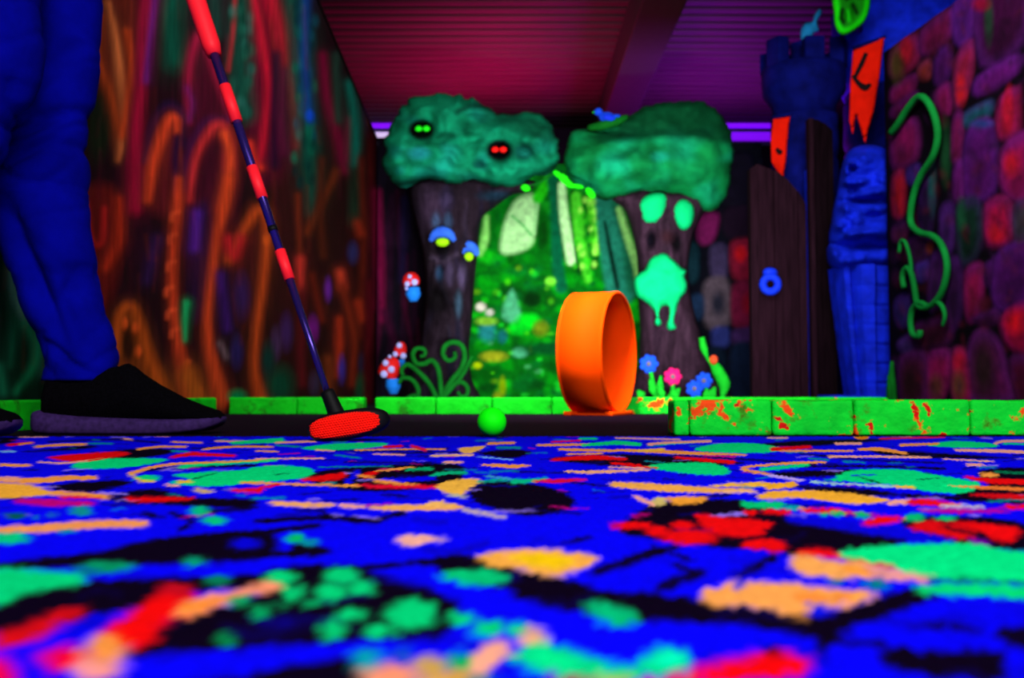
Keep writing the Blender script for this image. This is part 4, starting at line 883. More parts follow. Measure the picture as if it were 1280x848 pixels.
# ------------------------------------------------------------------ putter
hb = at(432, 540, 1.365)
pt = thing('putter', (hb.x, 1.365, 0), 'two-way rubber putter with red face and dark red-banded shaft', 'putter')
def zrot(p, c, a):  # tilt in the X-Z plane
    d = p - c; ca, sa = math.cos(a), math.sin(a)
    return c + Vector((d.x * ca - d.z * sa, d.y, d.x * sa + d.z * ca))
hc = at(435.5, 531, 1.365); tilt = math.radians(9)
def head_sec(t):   # along the blade, t in -1..1 : half height low, high, half depth
    e = max(0.0, 1 - abs(t) ** 3.2) ** .5
    return e
mb = MB(); n = 36; seg = 20; v = []; f = []
for i in range(n + 1):
    t = -1 + 2 * i / n; e = head_sec(t)
    for j in range(seg):
        a = 2 * math.pi * j / seg
        cy = math.copysign(abs(math.cos(a)) ** .6, math.cos(a)); cz = math.copysign(abs(math.sin(a)) ** .6, math.sin(a))
        v.append(zrot(hc + Vector((.0575 * t, .021 * e * cy + .004 * (t * t), .0200 * e * cz)), hc, tilt))
for i in range(n):
    for j in range(seg):
        a, b = i * seg + j, i * seg + (j + 1) % seg; f.append((a, b, b + seg, a + seg))
mb.add(v, f); hd = mb.build('head', M['black'], pt)
# red pad set proud of the face, with a honeycomb of dimples
mb = MB(); v = []; idx = {}; f = []
NX, NZ = 190, 64
for i in range(NX + 1):
    for k_ in range(NZ + 1):
        t = -1 + 2 * i / NX; zz = -1 + 2 * k_ / NZ
        e = max(0.0, 1 - abs(t) ** 3.0) ** .5
        x = -.0035 + .0505 * t; z = (.0168 * zz) * e + .0002
        hx = x / .0037; row = round(z / .0032); ox = (row % 2) * .5
        dd = math.hypot((hx - ox - round(hx - ox)) * .0037, z - row * .0032)
        dep = .0030 * min(1, (dd / .00185) ** 2)
        edge = min(1, (1 - abs(zz)) * 6, (1 - abs(t)) * 12)
        idx[i, k_] = len(v)
        th = x / .057; eh = max(1e-3, 1 - abs(th) ** 3.2) ** .5
        cz = min(.999, abs(z) / (.0200 * eh)); cyh = (1 - cz ** (2 / .6)) ** .3
        v.append(zrot(hc + Vector((x, -.021 * eh * cyh + .0015 - .0045 * edge + dep * edge + .004 * th * th, z)), hc, tilt))
for i in range(NX):
    for k_ in range(NZ): f.append((idx[i, k_], idx[i + 1, k_], idx[i + 1, k_ + 1], idx[i, k_ + 1]))
mb.add(v, f); fo = mb.build('face_pad', M['red_rubber'], hd); fo['label'] = 'red honeycomb rubber face'
# shaft line
A = at(424, 526, 1.372); B = at(409, 490, 1.385); C_ = at(243, -6, 1.52)
D_ = C_ + (C_ - B).normalized() * .17
def along(px_):
    # point of the shaft axis at picture column px_
    lo, hi = 0.0, 1.3
    for _ in range(40):
        mid = (lo + hi) / 2; p = B + (C_ - B) * mid; x = project([list(p)])[0][0]
        if x > px_: lo = mid
        else: hi = mid
    return B + (C_ - B) * lo
MB().tube([A, A.lerp(B, .5), B], [.0125, .0108, .0098], 16).build('hosel', M['black'], pt)
MB().tube([B - (C_ - B).normalized() * .01, along(362)], [.0042, .0058], 14, smooth=False).build('shaft', M['shaft'], pt)
MB().tube([along(362), along(268)], [.0060, .0072], 14, smooth=False).build('shaft', M['shaft'], pt)
for a_, b_, rr in ((362, 350, .0079), (328, 315, .0085), (296, 281, .009)):
    MB().tube([along(a_), along(b_)], rr, 16, smooth=False).build('tape_band', M['red_tape'], pt)['label'] = 'red tape band'
MB().tube([along(342), along(340)], .0072, 14, smooth=False).build('ferrule', M['black'], pt)
MB().tube([along(268), along(264), along(250), C_, D_], [.011, .0142, .0145, .015, .016], 16, smooth=False).build('grip', M['red_tape'], pt)['label'] = 'red grip'

# ------------------------------------------------------------------ person
hipz = .93
pr = thing('person', (-.75, 1.55, 0), 'person in blue jeans and black knit sneakers standing at the left, holding the putter', 'person')
bmS = bmesh.new(); skinL = bmS.verts.layers.skin.new()
J_ = {}
def jv(n, co, r, par=None, rz=None):
    q = bmS.verts.new(co); q[skinL].radius = (r, rz or r); J_[n] = q
    if par: bmS.edges.new((J_[par], q))
near = lambda px_, py_, Y=1.42: at(px_, py_, Y)
far_ = lambda px_, py_, Y=1.62: at(px_, py_, Y)
grip_hi = C_ + (D_ - C_) * .85; grip_lo = C_ + (D_ - C_) * .42
jv('pelvis', (-.80, 1.53, .93), .115)
for s, fn, kp, ap in (('n', near, (-20, 60), (-140, 470)), ('f', far_, (52, 120), (106, 470))):
    Yl = 1.42 if s == 'n' else 1.62
    jv('hip' + s, (-.80, 1.53 + (-.085 if s == 'n' else .085), .87), .07, 'pelvis')
    k_ = fn(*kp); a_ = fn(*ap); c_ = fn(*((-92, 270) if s == 'n' else (51, 270)))
    jv('knee' + s, k_, .034, 'hip' + s); jv('calf' + s, c_, .028, 'knee' + s); jv('ank' + s, a_ + Vector((0, 0, .01)), .034, 'calf' + s)
    jv('heel' + s, (a_.x + .02, Yl, .06), .033, 'ank' + s); jv('toe' + s, (a_.x + .135, Yl, .04), .02, 'heel' + s)
jv('waist', (-.78, 1.53, 1.05), .105, 'pelvis'); jv('chest', (-.70, 1.53, 1.26), .125, 'waist'); jv('neck0', (-.64, 1.53, 1.42), .06, 'chest'); jv('neck', (-.60, 1.53, 1.48), .05, 'neck0')
jv('head', (-.565, 1.53, 1.57), .085, 'neck'); jv('crown', (-.56, 1.53, 1.66), .07, 'head')
for s, dy, g in (('n', -1, grip_hi), ('f', 1, grip_lo)):
    jv('sh' + s, (-.66, 1.53 + dy * .17, 1.38), .058, 'chest')
    jv('el' + s, (-.60, 1.53 + dy * .20, 1.10), .042, 'sh' + s)
    wr = g + Vector((-.05, dy * .03, .06)); jv('wr' + s, wr, .028, 'el' + s)
    jv('palm' + s, g + Vector((-.012, dy * .026, .02)), .026, 'wr' + s)
    ud = (D_ - C_).normalized()
    for q in range(4):
        b0 = g + ud * (.03 - .02 * q) + Vector((.002, dy * .03, 0)); L_ = (.9, 1, .95, .78)[q]
        jv('f%s%da' % (s, q), b0 + Vector((.016, -dy * .004, -.004)), .0095, 'palm' + s)
        jv('f%s%db' % (s, q), b0 + Vector((.026 * L_, -dy * .028, -.006)), .0088, 'f%s%da' % (s, q))
        jv('f%s%dc' % (s, q), b0 + Vector((.008, -dy * .050 * L_, -.006)), .008, 'f%s%db' % (s, q))
    jv('t%sa' % s, g + Vector((-.02, -dy * .004, .0)) - ud * .02, .011, 'palm' + s); jv('t%sb' % s, g + Vector((.004, -dy * .022, -.004)) - ud * .045, .0095, 't%sa' % s)
J_['pelvis'][skinL].use_root = True
me = bpy.data.meshes.new('body'); bmS.to_mesh(me); bmS.free(); me.materials.append(M['skin'])
bo = link('body', me, pr)
sk = bo.modifiers.new('Skin', 'SKIN'); sk.use_smooth_shade = True
ss = bo.modifiers.new('Sub', 'SUBSURF'); ss.levels = 2; ss.render_levels = 2
# face and hair
for dy in (-.03, .03): MB().ball((-.482, 1.53 + dy, 1.60), .011).build('eye', M['black'], bo)
MB().ball((-.475, 1.53, 1.572), (.02, .012, .02)).build('nose', M['skin'], bo); MB().ball((-.484, 1.53, 1.535), (.008, .024, .006)).build('mouth', M['cap_red'], bo)
for dy in (-.088, .088): MB().ball((-.57, 1.53 + dy, 1.585), (.018, .01, .03)).build('ear', M['skin'], bo)
MB().ball((-.585, 1.53, 1.64), (.098, .098, .085), fn=lambda p: Vector((p.x, p.y, max(p.z, -.05)))).build('hair', M['hair'], pr)
# shirt
mb = MB(); mb.tube([(-.80, 1.53, .92), (-.79, 1.53, 1.02), (-.75, 1.53, 1.15), (-.70, 1.53, 1.28), (-.655, 1.53, 1.40), (-.64, 1.53, 1.435)], [.165, .16, .165, .18, .12, .075], 24, flat=1.0)
for dy in (-1, 1): mb.tube([(-.69, 1.53 + dy * .10, 1.36), (-.66, 1.53 + dy * .17, 1.38), (-.63, 1.53 + dy * .19, 1.24), (-.605, 1.53 + dy * .2, 1.13)], [.075, .078, .066, .06], 16)
mb.build('shirt', M['shirt'], pr)
# jeans: two legs and the seat
def leg_loft(rows, Y, fold, seed, grooves=()):
    v, f = [], []; seg = 64; rows = np.array(rows, float)
    yy_ = np.concatenate([np.arange(rows[0, 0], rows[-1, 0], -3.5), rows[-1:, 0]])
    o_ = np.argsort(rows[:, 0])
    cc = np.interp(yy_, rows[o_, 0], rows[o_, 1]); rr = np.interp(yy_, rows[o_, 0], rows[o_, 2]); dpt = np.interp(yy_, rows[o_, 0], rows[o_, 3])
    for y_, c_, r_, dp in zip(yy_, cc, rr, dpt):
        w = at(c_, y_, Y); wr_ = r_ / F * Y
        w.y += dp
        for j in range(seg):
            a = 2 * math.pi * j / seg
            d = Vector((math.cos(a), math.sin(a) * .92, 0)); p = w + d * wr_
            br = noise.noise(Vector((p.x * 7 + seed, p.y * 7, p.z * 9 + p.x * 6))) * .013
            n1 = noise.noise(Vector((p.x * 5 + seed, p.y * 5, p.z * 12 + p.x * 9))); n2 = noise.noise(Vector((p.x * 8, p.y * 7 + seed, p.z * 19 - p.x * 14)))
            cr_ = -max(0, 1 - 3.2 * abs(n1)) ** 2 * .0055 - max(0, 1 - 4 * abs(n2)) ** 2 * .003
            gain = .8 + (1.0 if 110 < y_ < 240 else 0) + (.6 if y_ > 415 else 0)
            kx = -math.exp(-((y_ - 172 + 30 * math.cos(a)) / 7) ** 2) * .008 - .006 * math.exp(-((y_ - 205 + 18 * math.cos(a)) / 7) ** 2) if fold else 0
            gv = 0
            if math.sin(a) < .1:
                for gy, gx, gw, gd in grooves:
                    if gy[0] <= y_ <= gy[-1]:
                        e_ = math.sin(math.pi * (y_ - gy[0]) / (gy[-1] - gy[0])) ** .6
                        gv -= gd * e_ * math.exp(-((c_ + r_ * math.cos(a) - np.interp(y_, gy, gx)) / gw) ** 2)
            v.append(p + d * (br + cr_ * gain + kx + gv + .003))
    n_ = len(yy_)
    for i in range(n_ - 1):
        for j in range(seg):
            a, b = i * seg + j, i * seg + (j + 1) % seg; f.append((a, b, b + seg, a + seg))
    f.append(tuple(range(seg))); f.append(tuple((n_ - 1) * seg + j for j in range(seg))[::-1])
    return v, f
mb = MB()
mb.add(*leg_loft([(476, 106, 46, 0), (470, 106, 46, 0), (432, 99, 46, 0), (397, 85, 49, 0), (361, 71, 49, 0), (330, 62, 53, 0), (285, 51, 56, 0), (230, 46, 58, 0), (200, 45, 60, 0), (172, 44, 60, 0), (140, 50, 61, 0), (60, 57, 62, 0), (0, 61, 65, 0), (-150, 50, 78, 0), (-240, 40, 92, -.01)], 1.62, True, 0, [([250, 300, 350, 400, 450], [30, 42, 62, 86, 104], 15, .030), ([-40, 60, 120, 175], [66, 70, 66, 40], 13, .028), ([180, 205, 230], [84, 60, 20], 9, .014), ([150, 172, 195], [100, 70, 30], 8, .014), ([330, 380, 440], [112, 100, 122], 9, .012), ([425, 445, 470], [70, 92, 130], 8, .014), ([60, 90, 120], [112, 92, 76], 9, .010)]))
mb.add(*leg_loft([(478, -140, 52, 0), (430, -140, 52, 0), (330, -112, 56, 0), (240, -85, 62, 0), (190, -70, 66, 0), (165, -62, 66, 0), (150, -52, 67, 0), (130, -33, 68, 0), (100, -24, 70, 0), (60, -20, 71, 0), (0, -22, 73, 0), (-120, -45, 84, .01), (-240, -60, 98, .03)], 1.42, False, 4))
mb.tube([(-.80, 1.53, .80), (-.80, 1.53, .86), (-.80, 1.53, .93), (-.795, 1.53, 1.0)], [.15, .172, .168, .158], 28)
mb.build('jeans', M['jeans'], pr)
# shoes
def shoe(dx, Y, parent):
    def X(p): return (p - 640) / F * 1.6 + dx
    def Z(q): return .063 + (493 - q) / F * 1.6
    def loft(st, w_pow, name, m, par, sc=1.0):
        v, f = [], []; seg = 28; st = np.array(st, float)
        xs_ = np.linspace(st[0, 0], st[-1, 0], 60); I = [np.interp(xs_, st[:, 0], st[:, q]) for q in (1, 2, 3)]
        for x, zt, zb, hw in zip(xs_, *I):
            zt, zb = Z(zt), Z(zb)
            for j in range(seg):
                a = 2 * math.pi * j / seg
                cx, cz = math.copysign(abs(math.cos(a)) ** w_pow, math.cos(a)), math.copysign(abs(math.sin(a)) ** w_pow, math.sin(a))
                taper = 1 - .45 * max(0, cz) if name == 'upper' else 1
                v.append((X(x), Y + hw * cx * taper, max(.0012, (zt + zb) / 2 + (zt - zb) / 2 * cz)))
        n_ = len(xs_)
        for i in range(n_ - 1):
            for j in range(seg):
                a, b = i * seg + j, i * seg + (j + 1) % seg; f.append((a, b, b + seg, a + seg))
        f.append(tuple(range(seg))); f.append(tuple((n_ - 1) * seg + j for j in range(seg))[::-1])
        return MB().add(v, f).build(name, m, par)
    sh = loft([(60, 474, 528, .022), (66, 466, 530, .034), (85, 462, 530, .037), (120, 462, 530, .038), (150, 458, 530, .039), (160, 454, 530, .039), (168, 458, 530, .040), (180, 468, 530, .041), (200, 481, 530, .044), (230, 497, 530, .046), (258, 508, 529, .042), (274, 513, 527, .032), (281, 519, 525, .016)], .75, 'upper', M['knit'], parent)
    sh.name = 'shoe'
    sh2 = loft([(45, 519, 531, .012), (48, 515, 538, .024), (56, 512, 542.5, .036), (75, 515, 544.5, .042), (110, 519, 545, .042), (160, 521.5, 545, .042), (200, 522.5, 544.5, .048), (235, 522, 542, .050), (262, 520.5, 538, .043), (276, 519, 532, .030), (282, 521, 526, .012)], .5, 'sole', M['sole'], sh)
    sh2['label'] = 'purple ribbed sole'
    return sh
shoe(0, 1.6, pr)
shoe(at(14, 530, 1.38).x - (282 - 640) / F * 1.6, 1.40, pr)

# ------------------------------------------------------------------ foam trees
tl = thing('foam_tree', (at(556, 500, 6.4).x, 6.4, 0), 'left foam tree with glowing eyes in its crown and a face on its trunk', 'tree')
def pt_trunk(c):
    r = random.Random(4)
    for q in range(90):
        x, y = r.uniform(510, 660), r.uniform(225, 500)
        c.S([(x, y), (x + r.uniform(-6, 6), y + 30), (x + r.uniform(-8, 8), y + 60)], [1, 4, 1], r.choice([(14, 8, 18), (66, 52, 76), (34, 30, 58), (20, 28, 48)]), 4, .7)
    for q in ((538, 258, 14, 26, (70, 50, 76)), (558, 250, 8, 14, (62, 50, 84)), (545, 277, 5, 10, (60, 84, 120)), (560, 277, 5, 10, (60, 84, 120)), (562, 342, 5, 14, (84, 70, 104)), (578, 346, 5, 14, (84, 70, 104)), (549, 342, 4, 8, (42, 76, 112)), (573, 380, 4, 14, (64, 96, 120)), (620, 245, 20, 6, (20, 50, 70))): c.E(*q, 0, 1.0, .9)
    c.S([(540, 322), (555, 328), (572, 318)], 5, (72, 58, 80), 4)
    c.E(553, 312, 12, 7, (10, 6, 12), 0, .8); c.E(545, 375, 18, 22, (12, 7, 12), 0, 1.0)
trunkL = [(508, 504), (520, 455), (528, 410), (531, 360), (528, 315), (520, 280), (513, 250), (516, 228), (560, 218), (620, 222), (668, 226), (660, 240), (640, 244), (618, 260), (602, 274), (598, 305), (594, 345), (590, 400), (586, 440), (590, 475), (596, 504)]
puffy('trunk', trunkL, 6.42, M['bark'], tl, tf=.16, tb=.14, R=34, sp=3.5, amp=.03, nsc=9, ridge=.03, rsc=26, paint=lambda c: (pt_trunk(c), c.c.__imul__(.62)), base=(40, 28, 40),
      bumps=[(553, 292, 18, 8, .05), (585, 308, 12, 7, .04), (566, 328, 16, 6, .04), (562, 342, 5, 12, .03), (578, 346, 5, 12, .03), (553, 306, 10, 6, -.05), (560, 375, 16, 10, -.05), (540, 255, 10, 18, .05), (558, 246, 8, 12, .05)])
# root ends reach the floor
MB().tube([at(545, 480, 6.4), at(548, 500, 6.42), (at(548, 500, 6.4).x, 6.42, 0.0)], [.1, .17, .2], 14).build('root_flare', M['plank'], tl)
def pt_canL(c):
    r = random.Random(6)
    for q in range(120):
        x, y = r.uniform(475, 705), r.uniform(115, 240)
        c.E(x, y, r.uniform(5, 16), r.uniform(4, 11), r.choice([(8, 132, 92), (8, 112, 78), (8, 92, 60), (18, 136, 118), (4, 76, 50), (10, 120, 84)]), r.uniform(-30, 30), 1.2, .6)
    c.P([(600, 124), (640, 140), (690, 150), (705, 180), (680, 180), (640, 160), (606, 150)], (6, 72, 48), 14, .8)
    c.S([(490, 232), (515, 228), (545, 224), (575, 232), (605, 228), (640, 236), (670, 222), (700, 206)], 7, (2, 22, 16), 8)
    c.S([(572, 140), (590, 132), (612, 136)], 7, (4, 50, 36), 6); c.E(655, 190, 15, 11, (4, 56, 46), 0, .8); c.E(655, 190, 7, 5, (10, 90, 76), 0, .8); c.E(600, 206, 9, 5, (4, 58, 50), 0, .9); c.E(524, 192, 12, 7, (20, 118, 120), 0, 1.0); c.E(560, 170, 12, 5, (4, 70, 48), 0, .9)
    c.E(527, 162, 17, 13.5, (2, 5, 3), 0, .35); c.E(624, 188, 16, 14, (4, 4, 7), 0, .35)
canL = [(480, 190), (484, 165), (495, 141), (512, 125), (535, 118), (575, 120), (600, 128), (618, 138), (640, 143), (665, 140), (685, 150), (694, 167), (698, 185), (696, 204), (688, 215), (665, 222), (650, 232), (630, 236), (610, 230), (590, 225), (570, 232), (550, 226), (530, 224), (510, 234), (495, 233), (484, 222), (478, 207)]
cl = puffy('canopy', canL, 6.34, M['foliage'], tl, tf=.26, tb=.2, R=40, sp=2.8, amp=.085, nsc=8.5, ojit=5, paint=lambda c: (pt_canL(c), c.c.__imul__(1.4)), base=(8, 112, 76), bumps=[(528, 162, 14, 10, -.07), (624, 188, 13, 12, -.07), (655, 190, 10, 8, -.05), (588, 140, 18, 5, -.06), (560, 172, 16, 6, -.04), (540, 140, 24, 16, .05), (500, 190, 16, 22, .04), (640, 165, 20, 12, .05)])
def eyes(cx1, cx2, cy, m, par, Y):
    for cx in (cx1, cx2):
        p = at(cx, cy, Y); MB().ball(p, (.023, .014, .019)).build('glowing_eye', m, par)
eyes(523.3, 533, 161, M['eye_green'], cl, 6.1); eyes(619, 629, 187, M['eye_red'], cl, 6.1)
def lid_eye(cx, cy, wl, par, Y):
    s = Y / F
    p = at(cx, cy, Y)
    mb = MB(); mb.tube([at(cx - wl, cy + 3, Y), at(cx - wl * .6, cy - 5, Y - .02), at(cx, cy - 8, Y - .03), at(cx + wl * .6, cy - 5, Y - .02), at(cx + wl, cy + 3, Y)], [.015, .03, .036, .03, .015], 12)
    e = mb.build('eyelid', M['lid'], par); e['label'] = 'blue arched eyelid'
    b = MB().ball(at(cx, cy + 5, Y - .01), (wl * .58 * s, .03, 5.6 * s)).build('eyeball', M['eye_yellow'], par); b['label'] = 'yellow-green eyeball'
lid_eye(553, 298, 15, tl, 6.235); lid_eye(586, 316, 10.5, tl, 6.29)

trr = thing('foam_tree', (at(836, 500, 6.4).x, 6.4, 0), 'right foam tree with mint eyes and mint slime on its trunk', 'tree')
def pt_trunkR(c):
    r = random.Random(8)
    for q in range(110):
        x, y = r.uniform(770, 905), r.uniform(240, 500)
        c.S([(x, y), (x + r.uniform(-5, 5), y + 30), (x + r.uniform(-6, 6) + (x - 836) * .1, y + 60)], [1, 4, 1], r.choice([(24, 12, 24), (92, 62, 84), (66, 40, 60), (38, 22, 38)]), 4, .7)
    c.E(814, 300, 6, 12, (10, 6, 20), 0, .8); c.E(846, 304, 6, 12, (10, 6, 14), 0, .8); c.E(834, 296, 8, 8, (60, 30, 40), 0, 1)
trunkR = [(764, 244), (800, 232), (850, 234), (892, 240), (884, 258), (872, 280), (864, 305), (860, 345), (868, 390), (880, 430), (893, 468), (908, 504), (786, 504), (796, 465), (800, 420), (798, 380), (797, 330), (792, 298), (782, 264), (768, 252)]
puffy('trunk', trunkR, 6.42, M['bark'], trr, tf=.17, tb=.14, R=32, sp=3.5, amp=.03, nsc=9, ridge=.035, rsc=28, paint=lambda c: (pt_trunkR(c), c.c.__imul__(.62)), base=(66, 42, 60),
      bumps=[(814, 300, 6, 10, -.06), (846, 304, 6, 10, -.06), (832, 285, 8, 20, .05)])
MB().tube([at(845, 480, 6.4), at(846, 500, 6.42), (at(846, 500, 6.4).x, 6.42, 0.0)], [.12, .22, .26], 14).build('root_flare', M['plank'], trr)
def pt_canR(c):
    r = random.Random(10)
    for q in range(120):
        x, y = r.uniform(700, 918), r.uniform(165, 265)
        c.E(x, y, r.uniform(6, 18), r.uniform(5, 12), r.choice([(8, 124, 62), (8, 108, 50), (10, 134, 78), (14, 142, 98), (6, 92, 44)]), r.uniform(-30, 30), 1.2, .6)
    c.P([(730, 172), (770, 160), (790, 140), (830, 122), (880, 122), (925, 160), (920, 180), (860, 172), (800, 174), (750, 176)], (4, 52, 28), 8, .9)  # shade of the recessed upper crown painted in as darker green
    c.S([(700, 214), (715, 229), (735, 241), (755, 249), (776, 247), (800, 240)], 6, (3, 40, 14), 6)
    c.E(765, 205, 16, 14, (14, 146, 106), 0, 1.1, .7); c.E(825, 196, 10, 6, (20, 150, 120), 0, 1.0, .7)
canR = [(709, 180), (714, 168), (722, 162), (742, 160), (760, 158), (775, 152), (790, 143), (810, 133), (840, 127), (870, 127), (892, 135), (906, 150), (914, 170), (917, 195), (913, 220), (908, 245), (895, 260), (880, 263), (868, 250), (850, 245), (830, 242), (800, 240), (775, 247), (755, 249), (735, 240), (717, 228), (706, 214), (705, 196)]
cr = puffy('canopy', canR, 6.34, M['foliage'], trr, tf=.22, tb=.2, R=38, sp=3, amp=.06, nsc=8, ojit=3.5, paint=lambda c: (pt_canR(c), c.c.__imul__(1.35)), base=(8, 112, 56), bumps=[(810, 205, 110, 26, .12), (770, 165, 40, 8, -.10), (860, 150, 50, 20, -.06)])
# nest ledge for the bird
MB().tube([at(736, 160, 6.25), at(752, 157, 6.2), at(770, 152, 6.2), at(784, 146, 6.25)], [.02, .028, .028, .015], 10).build('nest', M['vine'], cr)
for nm, ol, tf in (('mint_eye', [(800, 265), (799, 254), (807, 245), (820, 241), (831, 243), (834, 252), (831, 268), (822, 278), (810, 280), (803, 275)], .07), ('mint_eye', [(840, 268), (842, 256), (849, 250), (858, 250), (866, 257), (868, 269), (864, 282), (855, 288), (846, 282)], .07)):
    puffy(nm, ol, 6.25, M['mint'], trr, tf=tf, tb=.08, R=14, sp=3, amp=.006, nsc=20)
sl = puffy('slime', [(793, 348), (800, 341), (806, 337), (812, 325), (822, 318), (832, 317), (842, 325), (851, 334), (858, 339), (856, 346), (859, 356), (857, 366), (850, 374), (846, 388), (843, 400), (846, 410), (838, 414), (833, 408), (836, 396), (835, 384), (828, 384), (824, 394), (827, 404), (823, 408), (818, 404), (820, 394), (814, 384), (804, 376), (796, 370), (793, 360)], 6.24, M['mint'], trr, tf=.08, tb=.08, R=13, sp=2.6, amp=.02, nsc=16)
sl['label'] = 'mint green slime dripping down the trunk'

# leafy garland where the crowns meet
gl = thing('leaf_garland', at(700, 228, 6.05), 'bright lime leaf garland where the two tree crowns meet', 'garland')
MB().tube([at(650, 236, 6.09), at(675, 228, 6.06), at(695, 217, 6.05), at(712, 229, 6.05), at(740, 243, 6.06)], .005, 8).build('vine_stem', M['vine'], gl)
for x, y, a, b, rot in ((657, 235, 6, 4.5, 20), (697, 218, 7, 3.5, 40), (705, 224, 9, 5, 45), (711, 230, 8, 4, 35), (722, 233, 8, 3, 10), (738, 241, 8.5, 4.5, 50)):
    s = 6.05 / F
    MB().ball(at(x, y, 6.04), (a * s, .012, b * s), rot=Matrix.Rotation(math.radians(rot), 3, 'Y')).build('leaf', M['lime'], gl)

# bird on the right crown
bd = thing('bird', at(757, 155, 6.2), 'small blue bird sitting on the right tree crown', 'bird')
mb = MB(); s = 6.2 / F
mb.ball(at(759, 147, 6.2), (11 * s, .035, 7 * s), rot=Matrix.Rotation(math.radians(8), 3, 'Y')); mb.ball(at(748, 140, 6.2), (5.5 * s, .025, 5 * s)); mb.tube([at(764, 147, 6.2), at(771, 146, 6.2), at(775, 144, 6.2)], [.022, .016, .006], 8)
bb = mb.build('body', M['bird'], bd); MB().tube([at(744, 140, 6.2), at(740, 141, 6.2)], [.009, .001], 8).build('beak', M['leaf'], bd)
MB().ball(at(761, 147, 6.165), (8 * s, .012, 4 * s), rot=Matrix.Rotation(math.radians(12), 3, 'Y')).build('wing', M['ring'], bd)

# mushrooms
def mushroom(cx, cy, rx, ry, ang, stem, spots, label, Y):
    s = Y / F; p = at(cx, cy, Y)
    t = thing('mushroom', at(stem[1][0], stem[1][1], Y), label, 'mushroom', 'red mushrooms by the left tree')
    rm = Matrix.Rotation(math.radians(ang), 3, 'Y')
    cap = MB().ball(p, (rx * s, rx * s * .7, ry * s), rot=rm, fn=lambda q: Vector((q.x, q.y, max(q.z, -.45 * ry * s)))).build('cap', M['cap_red'], t)
    MB().tube([at(*stem[0], Y), at((stem[0][0] + stem[1][0]) / 2, (stem[0][1] + stem[1][1]) / 2, Y), at(*stem[1], Y)], [stem[2] * s, stem[2] * s * 1.15, stem[2] * s * .55], 14).build('stem', M['stem_blue'], t)
    for (x, y, r_) in spots:
        MB().ball(at(x, y, Y - rx * s * .62), (r_ * s, .012, r_ * s)).build('spot', M['spot'], cap)
    return t
mushroom(514, 352, 11, 12, -8, ((516, 360), (517, 377), 8.5), [(509, 355, 3.4), (518, 353, 4.2), (512, 346, 2.8), (508, 361, 2.2)], 'red spotted mushroom with blue stem halfway up the left trunk', 6.12)
mushroom(486, 464, 13, 19, 22, ((491, 474), (492, 493), 8.5), [(482, 454, 4), (489, 462, 4.4), (480, 468, 4.6), (487, 446, 2.4)], 'largest red spotted mushroom, low at the left corner with blue stem', 6.10)
mushroom(500, 440, 8, 13, 12, ((502, 450), (503, 462), 4), [(499, 432, 3.6), (504, 445, 4), (494, 443, 3.4)], 'small red mushroom with pale spots behind the largest one', 6.28)

# curly vine
cvn = thing('curly_vine', (at(548, 497, 6.05).x, 6.05, 0), 'dark green curly vine with spiral tendrils before the left trunk', 'vine')
for pts_, w in (([(552, 503), (551, 485), (548, 462), (540, 451), (530, 455), (520, 454), (516, 443), (521, 436), (530, 437), (531, 444), (525, 446)], .016), ([(552, 503), (557, 488), (566, 474), (576, 462), (581, 446), (577, 432), (566, 428), (556, 433), (554, 444), (561, 451), (569, 447), (568, 440)], .017),
                ([(548, 503), (538, 482), (524, 466), (510, 456), (502, 462), (504, 470)], .016), ([(520, 503), (523, 488), (515, 475), (503, 473), (499, 480)], .015), ([(552, 503), (564, 484), (576, 478), (584, 484), (584, 493), (577, 496), (572, 490)], .015), ([(550, 503), (566, 484), (580, 466), (590, 445)], .014), ([(506, 503), (512, 496), (520, 494)], .013)):
    MB().tube([at(x, y, 6.05) for x, y in pts_], [w, w, w * .9, w * .7], 10).build('tendril', M['vine'], cvn)
MB().tube([at(549, 500, 6.05), (at(549, 500, 6.05).x, 6.05, 0)], .03, 10, smooth=False).build('stem', M['vine'], cvn)

# flowers
def flower(cx, cy, r_, m, base, label, leaves=(), Y=6.0):
    s = Y / F; t = thing('flower', (at(*base, Y).x, Y, 0), label, 'flower', 'flowers by the right tree')
    for k in range(7):
        a = 2 * math.pi * k / 7
        MB().ball(at(cx + math.cos(a) * r_ * .55, cy + math.sin(a) * r_ * .55, Y), (r_ * .52 * s, .014, r_ * .4 * s), rot=Matrix.Rotation(a, 3, 'Y')).build('petal', m, t)
    MB().ball(at(cx, cy, Y - .015), r_ * .28 * s).build('flower_centre', M['centre'], t)
    b0 = at(*base, Y); b0.z = 0
    MB().tube([at(cx, cy, Y + .012), at((cx + base[0]) / 2 + 2, (cy + base[1]) / 2 + 6, Y + .012), at(base[0], base[1] - 4, Y + .012), b0], .012, 8).build('stem', M['leaf'], t)
    for (x0, y0, x1, y1, w) in leaves:
        MB().tube([at(x0, y0, Y - .01), at((x0 + x1) / 2, (y0 + y1) / 2, Y - .03), at(x1, y1, Y - .02)], [.004, w * s, .006], 12, flat=.45).build('leaf', M['leaf'], t)
flower(811, 455, 11.5, M['petal_blue'], (820, 500), 'blue flower left of the pink one, beside the orange loop', [(822, 500, 812, 474, 6), (824, 500, 826, 470, 5), (806, 500, 797, 488, 6)])
flower(841, 471, 11, M['petal_pink'], (836, 500), 'pink flower at the foot of the right tree', [(836, 500, 850, 486, 7), (830, 502, 824, 482, 5)], 5.9)
flower(868, 486, 10.5, M['petal_blue'], (874, 500), 'lower blue flower right of the pink one, front of its pair', [])
flower(880, 476, 10.5, M['petal_blue'], (886, 500), 'upper blue flower right of the pink one, back of its pair', [(886, 502, 894, 484, 6), (882, 502, 884, 486, 5)], 6.09)
bp_ = thing('bud_plant', (at(905, 498, 6.1).x, 6.1, 0), 'green plant with an orange bud right of the blue flowers', 'plant')
